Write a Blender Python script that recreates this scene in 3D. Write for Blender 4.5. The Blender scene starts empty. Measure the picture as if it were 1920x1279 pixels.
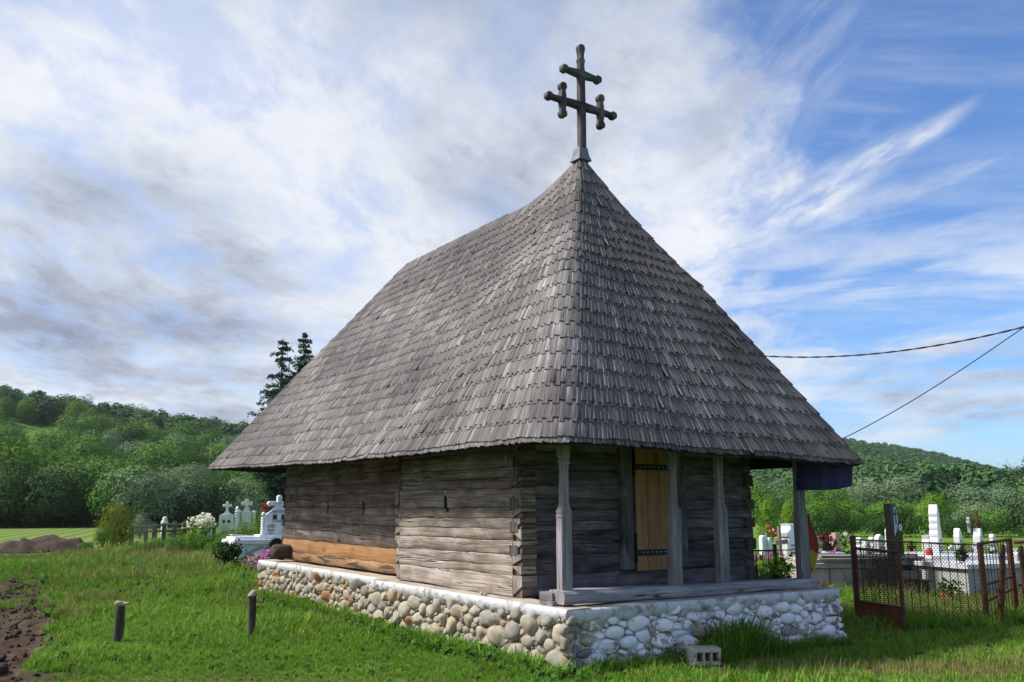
import bpy, bmesh, math, random
import numpy as np
from mathutils import Vector, Matrix, Euler, noise as mnoise

rnd = random.Random(7)
rng = np.random.default_rng(11)
R = math.radians
scene = bpy.context.scene
COL = scene.collection

# ------------------------------------------------------------------ camera
CAM_H, F_PX, PITCH = 1.6, 1653.4, R(10.682)
cam = bpy.data.cameras.new('camera')
cam.sensor_width = 36.0
cam.lens = F_PX / 1920 * 36
cam.clip_start, cam.clip_end = 0.1, 6000
camo = bpy.data.objects.new('camera', cam)
camo.location = (0, 0, CAM_H)
camo.rotation_euler = (math.pi / 2 + PITCH, 0, 0)
COL.objects.link(camo)
scene.camera = camo

# ------------------------------------------------------------------ light
SUN_EL, SUN_AZ = R(48), R(-92)         # azimuth from +Y towards +X: the sun stands to the left, slightly behind the church
sun = bpy.data.lights.new('sun', 'SUN')
sun.energy = 3.9
sun.angle = R(10.0)
sun.color = (1.0, .95, .87)
suno = bpy.data.objects.new('sun', sun)
sd = Vector((math.sin(SUN_AZ) * math.cos(SUN_EL), math.cos(SUN_AZ) * math.cos(SUN_EL), math.sin(SUN_EL)))
suno.rotation_euler = sd.to_track_quat('Z', 'Y').to_euler()
suno.location = (-20, 0, 40)
COL.objects.link(suno)

vs = scene.view_settings
scene.display_settings.display_device = 'sRGB'
vs.view_transform = 'Standard'
vs.look = 'None'
vs.exposure = 0.72
vs.gamma = 1.0
vs.use_curve_mapping = False

# ------------------------------------------------------------------ node helper
class NT:
    def __init__(s, tree):
        s.t = tree
    def n(s, typ, **kw):
        nd = s.t.nodes.new(typ)
        for k, v in kw.items():
            if k == 'ins':
                for kk, vv in v.items():
                    s.set(nd, kk, vv)
            else:
                setattr(nd, k, v)
        return nd
    def set(s, nd, key, v):
        sock = nd.inputs[key]
        if isinstance(v, bpy.types.NodeSocket):
            s.t.links.new(v, sock)
        else:
            sock.default_value = v
    def math(s, op, a, b=0.0, c=0.0, clamp=False):
        nd = s.n('ShaderNodeMath', operation=op, use_clamp=clamp)
        s.set(nd, 0, a); s.set(nd, 1, b)
        if op in ('MULTIPLY_ADD', 'SMOOTH_MIN', 'COMPARE'):
            s.set(nd, 2, c)
        return nd.outputs[0]
    def vmath(s, op, a, b=None):
        nd = s.n('ShaderNodeVectorMath', operation=op)
        s.set(nd, 0, a)
        if b is not None:
            s.set(nd, 1, b)
        return nd.outputs[0]
    def noise(s, vec, scale, detail=4, rough=.55, dist=0.0, out='Fac'):
        nd = s.n('ShaderNodeTexNoise')
        s.set(nd, 'Vector', vec); s.set(nd, 'Scale', scale); s.set(nd, 'Detail', detail)
        s.set(nd, 'Roughness', rough); s.set(nd, 'Distortion', dist)
        return nd.outputs[out]
    def ramp(s, fac, stops, interp='LINEAR'):
        nd = s.n('ShaderNodeValToRGB')
        cr = nd.color_ramp
        cr.interpolation = interp
        while len(cr.elements) < len(stops):
            cr.elements.new(.5)
        for e, (p, c) in zip(cr.elements, stops):
            e.position = p
            e.color = (c[0], c[1], c[2], 1) if hasattr(c, '__len__') else (c, c, c, 1)
        s.set(nd, 0, fac)
        return nd.outputs[0]
    def mapr(s, v, a, b, c=0.0, d=1.0, smooth=True):
        nd = s.n('ShaderNodeMapRange')
        nd.interpolation_type = 'SMOOTHSTEP' if smooth else 'LINEAR'
        nd.clamp = True
        for k, x in zip(('Value', 'From Min', 'From Max', 'To Min', 'To Max'), (v, a, b, c, d)):
            s.set(nd, k, x)
        return nd.outputs[0]
    def mix(s, f, a, b, blend='MIX'):
        nd = s.n('ShaderNodeMix', data_type='RGBA', blend_type=blend)
        s.set(nd, 0, f)
        for i, v in ((6, a), (7, b)):
            s.set(nd, i, v if isinstance(v, bpy.types.NodeSocket) else (v[0], v[1], v[2], 1))
        return nd.outputs[2]
    def attr(s, name, typ='GEOMETRY', out='Fac'):
        return s.n('ShaderNodeAttribute', attribute_name=name, attribute_type=typ).outputs[out]
    def mapping(s, vec, scale=(1, 1, 1), loc=(0, 0, 0), rot=(0, 0, 0)):
        nd = s.n('ShaderNodeMapping')
        s.set(nd, 'Vector', vec); s.set(nd, 'Scale', scale); s.set(nd, 'Location', loc); s.set(nd, 'Rotation', rot)
        return nd.outputs[0]
    def bump(s, h, strength=.3, dist=.01, normal=None):
        nd = s.n('ShaderNodeBump')
        s.set(nd, 'Height', h); s.set(nd, 'Strength', strength); s.set(nd, 'Distance', dist)
        if normal is not None:
            s.set(nd, 'Normal', normal)
        return nd.outputs[0]

# ------------------------------------------------------------------ sky with clouds
world = bpy.data.worlds.new('World')
scene.world = world
world.use_nodes = True
W = NT(world.node_tree)
world.node_tree.nodes.clear()
def build_sky():
    S = .10
    sky = W.n('ShaderNodeTexSky', sky_type='NISHITA')
    sky.sun_disc = False
    sky.sun_elevation = SUN_EL
    sky.sun_rotation = SUN_AZ
    sky.air_density, sky.dust_density, sky.ozone_density = 1.0, .6, 2.5
    d = W.n('ShaderNodeTexCoord').outputs['Generated']
    sp = W.n('ShaderNodeSeparateXYZ', ins={0: d})
    x, y, z = sp.outputs
    az = W.math('ARCTAN2', x, y)
    el = W.math('ARCSINE', z)
    zz = W.math('ADD', W.math('MAXIMUM', z, 0.0), .16)
    px, py = W.math('DIVIDE', x, zz), W.math('DIVIDE', y, zz)
    p = W.n('ShaderNodeCombineXYZ', ins={0: px, 1: py, 2: 0.0}).outputs[0]
    # cloud deck: broken layer, thick on the left, dissolving to the right
    warp = W.noise(p, 1.1, 3, .5, out='Color')
    wv = W.vmath('MULTIPLY', W.vmath('SUBTRACT', warp, (.5, .5, .5)), (.30, .30, 0))
    pw = W.vmath('ADD', p, wv)
    pr = W.mapping(pw, rot=(0, 0, R(-32)), scale=(1.25, .72, 1))
    big = W.noise(pr, .95, 10, .60, .05)
    fine = W.noise(W.mapping(pw, rot=(0, 0, R(-32)), scale=(2.2, 1.25, 1)), 2.6, 9, .64, .08)
    dens = W.math('ADD', W.math('MULTIPLY', big, .72), W.math('MULTIPLY', fine, .34))
    side = W.mapr(az, R(4), R(26), .27, -.10)          # veil gives way to blue air on the right
    cov = W.mapr(W.math('ADD', dens, side), .47, .70)
    # low sky: long flat layers of pale cloud above the hills
    lay = W.noise(W.n('ShaderNodeCombineXYZ', ins={0: W.math('MULTIPLY', az, 2.2), 1: W.math('MULTIPLY', el, 15.0), 2: 3.1}).outputs[0], 1.5, 6, .55, .5)
    lowm = W.math('MULTIPLY', W.mapr(lay, .40, .62), W.math('MULTIPLY', W.mapr(el, R(24), R(9)), W.mapr(el, R(1), R(5))))
    # feathered streaks rising to the right
    def streak(a0, e0, a1, e1, wid, seed, amp):
        dx, dy = a1 - a0, e1 - e0
        L = math.hypot(dx, dy)
        cx_, cy_ = dx / L, dy / L
        ax, ey = W.math('SUBTRACT', az, a0), W.math('SUBTRACT', el, e0)
        al = W.math('DIVIDE', W.math('ADD', W.math('MULTIPLY', ax, cx_), W.math('MULTIPLY', ey, cy_)), L)
        ac = W.math('SUBTRACT', W.math('MULTIPLY', ey, cx_), W.math('MULTIPLY', ax, cy_))
        v = W.n('ShaderNodeCombineXYZ', ins={0: W.math('MULTIPLY', al, 2.2), 1: W.math('MULTIPLY', ac, 26.0), 2: seed}).outputs[0]
        nz = W.noise(v, 1.6, 8, .62, .12)
        ac2 = W.math('ADD', ac, W.math('MULTIPLY', W.math('SUBTRACT', W.noise(v, .9, 3), .5), wid * 1.3))
        wv = W.mapr(al, 0.0, 1.0, wid * 1.6, wid * .30, False)
        g = W.math('DIVIDE', ac2, wv)
        g = W.math('EXPONENT', W.math('MULTIPLY', W.math('MULTIPLY', g, g), -1.0))
        e = W.math('MULTIPLY', W.mapr(al, -.35, .15), W.mapr(al, 1.06, .80))
        return W.math('MULTIPLY', W.math('MULTIPLY', W.math('MULTIPLY', g, e), W.mapr(nz, .22, .62)), amp)
    def ae(px_, py_):
        X, Y = (px_ - 960) / F_PX, -(py_ - 639.5) / F_PX
        v = Vector((X, math.cos(PITCH) - Y * math.sin(PITCH), math.sin(PITCH) + Y * math.cos(PITCH))).normalized()
        return math.atan2(v.x, v.y), math.asin(v.z)
    st = W.math('ADD', streak(*ae(1290, 500), *ae(1835, 185), R(1.15), 1.0, .95), streak(*ae(1480, 440), *ae(1930, 275), R(.85), 5.0, .5))
    st = W.math('ADD', st, W.math('MULTIPLY', streak(*ae(1150, 420), *ae(1640, -60), R(4.5), 9.0, .36), 1.0))
    thin = W.math('MULTIPLY', W.mapr(W.noise(W.mapping(p, rot=(0, 0, R(40)), scale=(.5, 2.6, 1)), 1.3, 8, .62, .1), .40, .75), .5)
    cov = W.math('MAXIMUM', W.math('MAXIMUM', cov, W.math('MULTIPLY', lowm, .85)), W.math('MAXIMUM', st, thin), clamp=True)
    # shading of the deck: thick parts are grey from below, thin ones bright
    thick = W.noise(W.mapping(pw, rot=(0, 0, R(-32)), scale=(1.0, .74, 1), loc=(.35, .1, 4.0)), 1.15, 7, .55, .3)
    bil = W.noise(W.mapping(pw, rot=(0, 0, R(-50)), scale=(1.0, .75, 1), loc=(2.0, 5.1, 1.0)), 5.2, 8, .66, .1)
    thick2 = W.math('ADD', W.math('MULTIPLY', thick, .62), W.math('ADD', W.math('MULTIPLY', fine, .24), W.math('MULTIPLY', bil, .14)))
    thick2 = W.math('ADD', W.math('MULTIPLY', W.math('SUBTRACT', thick2, .5), 1.18), .5)
    def blob(px_, py_, wa, we):
        a0, e0 = ae(px_, py_)
        q = W.math('ADD', W.math('POWER', W.math('DIVIDE', W.math('SUBTRACT', az, a0), R(wa)), 2.0), W.math('POWER', W.math('DIVIDE', W.math('SUBTRACT', el, e0), R(we)), 2.0))
        return W.math('EXPONENT', W.math('MULTIPLY', q, -1.0))
    for b_, k_ in ((blob(110, 360, 10, 4.6), .15), (blob(330, 430, 6, 2.6), .10), (blob(100, 120, 8, 4.5), -.14), (blob(330, 90, 9, 5), -.06), (blob(120, 610, 14, 3.2), .13), (blob(640, 330, 13, 9), -.10), (blob(420, 730, 9, 2.5), -.06), (blob(520, 520, 5, 2.5), .06)):
        thick2 = W.math('ADD', thick2, W.math('MULTIPLY', b_, k_))
    ccol = W.ramp(W.mapr(thick2, .36, .76, smooth=False), [(0, (5.7, 5.8, 6.1)), (.28, (4.95, 5.18, 5.6)), (.48, (3.4, 3.72, 4.4)), (.66, (2.35, 2.6, 3.3)), (.84, (1.65, 1.88, 2.5)), (1, (1.3, 1.52, 2.1))])
    gap = W.math('ADD', W.math('MULTIPLY', blob(230, 20, 7, 2.5), .16), W.math('MULTIPLY', blob(700, 40, 8, 4), .07))
    cov = W.math('MULTIPLY', cov, W.mapr(W.math('SUBTRACT', fine, gap), .32, .58, .58, 1.0))
    blue = W.mix(1.0, sky.outputs[0], (.62, .84, 1.12), 'MULTIPLY')
    col = W.mix(cov, blue, ccol)
    bg = W.n('ShaderNodeBackground', ins={0: col, 1: S})
    W.n('ShaderNodeOutputWorld', ins={0: bg.outputs[0]})
build_sky()

# ------------------------------------------------------------------ material helper
def mat(name):
    m = bpy.data.materials.new(name)
    m.use_nodes = True
    m.node_tree.nodes.clear()
    return m, NT(m.node_tree)
def finish(T, col, rough=.85, normal=None, metal=0.0, spec=.3, trans=0.0, disp=None):
    b = T.n('ShaderNodeBsdfPrincipled', ins={'Base Color': col, 'Roughness': rough, 'Metallic': metal, 'Specular IOR Level': spec})
    if normal is not None:
        T.set(b, 'Normal', normal)
    out = b.outputs[0]
    if trans:
        tr = T.n('ShaderNodeBsdfTranslucent', ins={'Color': col})
        out = T.n('ShaderNodeMixShader', ins={0: trans, 1: out, 2: tr.outputs[0]}).outputs[0]
    T.n('ShaderNodeOutputMaterial', ins={0: out})

def wood_mat(name, ramp, gx=70, gy=3.0, bump=.5, crack=.8, tintamt=.5, patch=None, speck=0.0, blot=.35, rough=.85):
    """UV: x across the grain, y along it, in metres; tint: one number per piece"""
    m, T = mat(name)
    uv = T.n('ShaderNodeUVMap').outputs[0]
    g1 = T.noise(T.mapping(uv, (gx, gy, 1)), 1.0, 6, .6, .3)
    g2 = T.noise(T.mapping(uv, (gx * .22, gy * .5, 1)), 1.0, 5, .6, .8)
    bl = T.noise(T.mapping(uv, (5, 2.2, 1)), 1.0, 4, .55, .4)
    f = T.math('ADD', T.math('MULTIPLY', g1, .45), T.math('MULTIPLY', g2, .55))
    f = T.math('ADD', f, T.math('MULTIPLY', T.math('SUBTRACT', bl, .5), blot * 2))
    f = T.math('ADD', f, T.math('MULTIPLY', T.math('SUBTRACT', T.attr('tint'), .5), tintamt))
    col = T.ramp(T.mapr(f, .22, .80, smooth=False), ramp)
    cr = T.noise(T.mapping(uv, (gx * .32, gy * .35, 1)), 1.0, 3, .5, 1.0)
    cl = T.math('MULTIPLY', T.mapr(T.math('ABSOLUTE', T.math('SUBTRACT', cr, .5)), .0, .016, 1, 0), crack)
    cl = T.math('MULTIPLY', cl, T.mapr(bl, .42, .58))
    if patch:
        pn = T.noise(T.mapping(uv, (patch[2], patch[3], 1), loc=(3, 7, 0)), 1.0, 5, .6, .5)
        col = T.mix(T.mapr(pn, patch[1], patch[1] + .06), col, patch[0])
    if speck:
        sn = T.noise(uv, 160, 2, .5)
        col = T.mix(T.math('MULTIPLY', T.mapr(sn, .64, .72), speck), col, (.42, .42, .42))
    # knots
    vo = T.n('ShaderNodeTexVoronoi', feature='F1', ins={'Vector': T.mapping(uv, (3.4, 1.15, 1)), 'Scale': 1.0})
    kn = T.mapr(vo.outputs['Distance'], .05, .14, .75, 0)
    kn = T.math('MULTIPLY', kn, T.mapr(T.n('ShaderNodeSeparateColor', ins={0: vo.outputs['Color']}).outputs[0], .62, .66))
    col = T.mix(kn, col, (ramp[0][1][0] * .8, ramp[0][1][1] * .75, ramp[0][1][2] * .7))
    col = T.mix(cl, col, (.012, .010, .009))
    h = T.math('SUBTRACT', T.math('ADD', T.math('MULTIPLY', g1, .35), T.math('MULTIPLY', g2, .65)), T.math('MULTIPLY', cl, 1.2))
    finish(T, col, rough, T.bump(h, bump, .012), spec=.25)
    return m

def plain_mat(name, c, rough=.7, var=.25, scale=6.0, bump=.15, metal=0.0, c2=None, thr=(.5, .62), spec=.3, fine=60):
    m, T = mat(name)
    o = T.n('ShaderNodeTexCoord').outputs['Object']
    n1 = T.noise(o, scale, 6, .6)
    col = T.ramp(n1, [(.25, [k * (1 - var) for k in c]), (.75, [min(1, k * (1 + var)) for k in c])])
    if c2:
        n2 = T.noise(o, scale * .7, 7, .65, .4)
        col = T.mix(T.mapr(n2, thr[0], thr[1]), col, c2)
    nb = T.noise(o, fine, 4, .6)
    finish(T, col, rough, T.bump(nb, bump, .01), metal, spec)
    return m

def leaf_mat(name, c0, c1, c2, trans=.35, inst=False, objr=.35):
    m, T = mat(name)
    t = T.attr('tint')
    f = T.math('MULTIPLY', t, 1 - objr)
    orr = T.n('ShaderNodeObjectInfo').outputs['Random']
    if inst:
        orr = T.attr('itint', 'INSTANCER')
    f = T.math('ADD', f, T.math('MULTIPLY', orr, objr))
    col = T.ramp(f, [(0.0, c0), (.5, c1), (1.0, c2)])
    finish(T, col, .7, None, spec=.07, trans=trans)
    return m

M = {}
M['shingle'] = wood_mat('weathered_shingle', [(0, (.028, .027, .028)), (.30, (.082, .074, .073)), (.60, (.158, .144, .143)), (1, (.39, .37, .37))], 60, .9, .7, .9, .45, speck=.4, blot=.22)
M['deck'] = plain_mat('roof_boards_dark', (.028, .022, .018), .9)
M['log'] = wood_mat('old_log_wood', [(0, (.030, .019, .014)), (.30, (.100, .072, .056)), (.62, (.220, .174, .145)), (1, (.45, .39, .35))], 42, 1.1, 1.0, 1.0, .58, blot=.34)
M['dark_log'] = wood_mat('porch_log_wood', [(0, (.020, .019, .020)), (.4, (.100, .092, .098)), (.7, (.185, .172, .185)), (1, (.31, .295, .315))], 34, 1.6, .8, 1.0, .55, blot=.4)
M['new_log'] = wood_mat('peeled_new_log_wood', [(0, (.17, .08, .035)), (.4, (.33, .165, .072)), (.7, (.42, .23, .105)), (1, (.52, .32, .17))], 16, .8, .5, .5, .15, blot=.35)
M['bark_log'] = wood_mat('half_peeled_log_wood', [(0, (.13, .07, .035)), (.4, (.25, .14, .07)), (.7, (.34, .205, .105)), (1, (.44, .29, .16))], 14, 1.0, .5, .6, .15, patch=((.075, .052, .040), .52, 11, 1.1), blot=.4)
M['core'] = plain_mat('wall_core_dark', (.012, .010, .009), .95)
M['post'] = wood_mat('grey_post_wood', [(0, (.06, .050, .053)), (.35, (.16, .142, .150)), (.7, (.30, .275, .295)), (1, (.46, .435, .465))], 70, 1.6, .6, .9, .3, blot=.2)
M['sill'] = wood_mat('grey_beam_wood', [(0, (.07, .068, .074)), (.35, (.20, .195, .22)), (.7, (.36, .35, .39)), (1, (.52, .51, .56))], 40, 1.2, .7, 1.0, .2, blot=.2)
M['door'] = wood_mat('new_door_wood', [(0, (.10, .048, .022)), (.35, (.27, .140, .066)), (.7, (.38, .215, .108)), (1, (.48, .30, .165))], 60, 1.3, .25, .25, .35, blot=.22)
M['cross'] = wood_mat('cross_wood', [(0, (.022, .020, .021)), (.35, (.064, .059, .061)), (.7, (.13, .121, .125)), (1, (.27, .25, .26))], 60, 2, .8, 1.0, .2, blot=.45)
M['iron'] = plain_mat('black_iron', (.012, .013, .016), .45, .2, metal=.3)
M['rivet'] = plain_mat('bright_rivet', (.6, .6, .6), .35, .1, metal=.6)
M['zinc'] = plain_mat('zinc_sheet', (.17, .172, .20), .6, .2, metal=.1, c2=(.11, .112, .13))
M['cap'] = plain_mat('whitewashed_render', (.58, .575, .615), .95, .14, 9, 1.0, c2=(.30, .28, .25), thr=(.50, .64), fine=60)
M['cap_top'] = plain_mat('bare_concrete_top', (.36, .31, .255), .95, .25, 5, .5, c2=(.25, .22, .19))
M['rust'] = plain_mat('rusty_iron', (.105, .042, .022), .8, .45, 8, .5, metal=.1, c2=(.045, .024, .018), thr=(.48, .66))
M['rust_mesh'] = plain_mat('rusty_expanded_metal', (.042, .024, .020), .8, .4, 6, .2)
M['marble'] = plain_mat('white_marble', (.70, .71, .73), .35, .10, 3, .05, c2=(.52, .54, .58), thr=(.52, .75), spec=.5)
M['marble_old'] = plain_mat('weathered_marble', (.58, .58, .57), .7, .22, 4, .3, c2=(.34, .33, .30), thr=(.54, .72))
M['grey_stone'] = plain_mat('grey_stone', (.30, .31, .33), .6, .2, 5, .2, c2=(.22, .23, .25))
M['pink_stone'] = plain_mat('pink_terrazzo', (.45, .30, .25), .7, .2, 20, .2)
M['granite'] = plain_mat('black_granite', (.014, .014, .015), .12, .3, 40, .02, spec=.6)
M['pale'] = plain_mat('pale_engraving', (.36, .42, .46), .5, .1)
M['concrete'] = plain_mat('old_concrete', (.42, .385, .35), .95, .3, 4, .7, c2=(.24, .22, .20), thr=(.5, .66))
M['concrete_pale'] = plain_mat('pale_concrete', (.47, .465, .465), .9, .15, 4, .4, c2=(.38, .37, .36), thr=(.5, .7))
M['cinder'] = plain_mat('cinder_block_concrete', (.46, .43, .36), .95, .25, 14, 1.0, c2=(.22, .21, .18))
M['ink'] = plain_mat('engraved_ink', (.035, .04, .05), .6)
M['old_board'] = wood_mat('grey_board_wood', [(0, (.07, .06, .05)), (.4, (.20, .175, .15)), (.7, (.32, .29, .26)), (1, (.45, .42, .39))], 50, 1.5, .6, .9, .3)
M['fence_wood'] = wood_mat('rotten_fence_wood', [(0, (.035, .028, .022)), (.4, (.10, .082, .066)), (.7, (.19, .165, .14)), (1, (.32, .29, .26))], 60, 2, .8, 1.0, .3)
M['cable'] = plain_mat('black_cable', (.012, .012, .014), .6)
M['red'] = plain_mat('red_plastic', (.45, .03, .02), .5)
M['terracotta'] = plain_mat('terracotta_pot', (.42, .10, .04), .8)
M['pot_dark'] = plain_mat('black_tin', (.012, .014, .02), .35, .2)
M['chalk'] = plain_mat('chalk', (.50, .49, .46), .9)

def cloth_mat(name, c, c2=None, zsplit=None):
    m, T = mat(name)
    o = T.n('ShaderNodeTexCoord').outputs['Object']
    n = T.noise(o, 90, 2)
    col = T.ramp(n, [(.3, [k * .8 for k in c]), (.7, [k * 1.15 for k in c])])
    if c2:
        z = T.n('ShaderNodeUVMap').outputs[0]
        y = T.n('ShaderNodeSeparateXYZ', ins={0: z}).outputs[1]
        col = T.mix(T.mapr(y, zsplit - .01, zsplit + .01), c2, col)
    finish(T, col, .8, T.bump(n, .1, .003), spec=.2, trans=.25)
    return m
M['blue_cloth'] = cloth_mat('navy_cloth', (.050, .048, .130))
M['red_cloth'] = cloth_mat('red_and_yellow_cloth', (.30, .050, .028), (.42, .32, .03), .34)

def stone_mat(name, white):
    m, T = mat(name)
    o = T.n('ShaderNodeTexCoord').outputs['Object']
    t = T.attr('tint')
    base = T.ramp(t, [(0, (.27, .25, .22)), (.18, (.37, .34, .285)), (.38, (.46, .39, .29)), (.52, (.31, .285, .245)), (.66, (.42, .34, .235)), (.80, (.19, .18, .17)), (.90, (.44, .31, .17)), (1, (.30, .12, .055))], 'LINEAR')
    n1 = T.noise(o, 16, 6, .62, .3)
    col = T.mix(1.0, base, T.ramp(n1, [(.25, (.62, .61, .60)), (.55, (1, 1, 1)), (.8, (1.18, 1.16, 1.12))]), 'MULTIPLY')
    n2 = T.noise(o, 95, 3, .6)
    col = T.mix(T.mapr(n2, .60, .74, 0, .5), col, (.10, .10, .095))
    if white:
        n3 = T.noise(o, 9, 7, .68, .3)
        ws = T.math('ADD', n3, T.math('MULTIPLY', T.math('SUBTRACT', T.attr('wash'), .5), .35))
        n4 = T.noise(o, 42, 5, .7)
        ws = T.math('ADD', ws, T.math('MULTIPLY', T.math('SUBTRACT', n4, .5), .35))
        col = T.mix(T.mapr(ws, .40, .50), col, (.82, .80, .87))
    hb = T.math('ADD', T.math('MULTIPLY', n1, .7), T.math('MULTIPLY', n2, .3))
    finish(T, col, .85, T.bump(hb, .6, .012), spec=.25)
    return m
M['stone'] = stone_mat('river_stone', False)
M['stone_white'] = stone_mat('whitewashed_stone', True)
M['mortar'] = plain_mat('sandy_mortar', (.36, .30, .225), .95, .3, 9, 1.0, c2=(.26, .215, .165), thr=(.48, .66), fine=50)
M['mortar_white'] = plain_mat('limewashed_mortar', (.63, .615, .66), .95, .25, 9, 1.0, c2=(.20, .185, .16), thr=(.44, .58), fine=50)

M['leaf'] = leaf_mat('broad_leaf', (.036, .095, .016), (.085, .185, .030), (.165, .285, .05), trans=.16, objr=.5)
M['leaf_bright'] = leaf_mat('bright_leaf', (.055, .130, .012), (.11, .22, .022), (.19, .31, .04), trans=.16, objr=.5)
M['leaf_willow'] = leaf_mat('willow_leaf', (.065, .115, .055), (.13, .20, .105), (.24, .31, .18), trans=.16, objr=.5)
M['leaf_dark'] = leaf_mat('dark_leaf', (.018, .046, .012), (.038, .088, .022), (.080, .15, .034), trans=.16, objr=.5)
M['leaf_yellow'] = leaf_mat('yellowish_leaf', (.07, .10, .012), (.16, .19, .025), (.26, .27, .05))
M['needle'] = leaf_mat('spruce_needle', (.016, .046, .028), (.038, .085, .055), (.080, .145, .10), .12)
M['needle_green'] = leaf_mat('juniper_needle', (.008, .030, .010), (.020, .058, .018), (.040, .095, .030), .12)
M['far_leaf'] = leaf_mat('far_wood_leaf', (.022, .060, .026), (.055, .120, .042), (.11, .19, .07), .12, True, .5)
M['petal_pink'] = leaf_mat('pink_petal', (.50, .10, .35), (.66, .20, .50), (.80, .40, .68))
M['petal_white'] = leaf_mat('white_petal', (.62, .60, .46), (.75, .74, .62), (.82, .82, .76))
M['petal_red'] = leaf_mat('red_petal', (.30, .01, .015), (.45, .03, .03), (.55, .12, .12))
M['petal_mixed'] = leaf_mat('mixed_petal', (.03, .015, .015), (.12, .02, .03), (.45, .12, .16))
M['bark'] = plain_mat('tree_bark', (.060, .048, .038), .95, .4, 8, .6)
M['grass'] = leaf_mat('grass_blade', (.060, .132, .014), (.155, .300, .032), (.275, .430, .080), .30, True, .55)
M['weed'] = leaf_mat('weed_leaf', (.035, .090, .014), (.075, .165, .026), (.125, .235, .045), .2, True, .5)
M['straw'] = leaf_mat('dry_grass_blade', (.14, .125, .045), (.26, .22, .09), (.38, .33, .16), .25, True, .5)
M['clod'] = plain_mat('soil_clod', (.055, .036, .026), .95, .4, 9, .8)

# ------------------------------------------------------------------ object helpers
def tag(o, label=None, cat=None, group=None, kind=None):
    if label: o['label'] = label
    if cat: o['category'] = cat
    if group: o['group'] = group
    if kind: o['kind'] = kind
    return o
def thing(name, label, cat, loc=(0, 0, 0), rz=0.0, group=None):
    o = bpy.data.objects.new(name, None)
    o.empty_display_size = .2
    o.location = loc
    o.rotation_euler = (0, 0, rz)
    COL.objects.link(o)
    return tag(o, label, cat, group)
def link(name, me, parent=None):
    o = bpy.data.objects.new(name, me)
    COL.objects.link(o)
    if parent is not None:
        o.parent = parent
    return o

def mesh_text(name, cu, parent):
    tmp = bpy.data.objects.new('tmp', cu)
    COL.objects.link(tmp)
    bpy.context.view_layer.update()
    me = bpy.data.meshes.new_from_object(tmp)
    me.name = name
    bpy.data.objects.remove(tmp)
    return link(name, me, parent)

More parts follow.
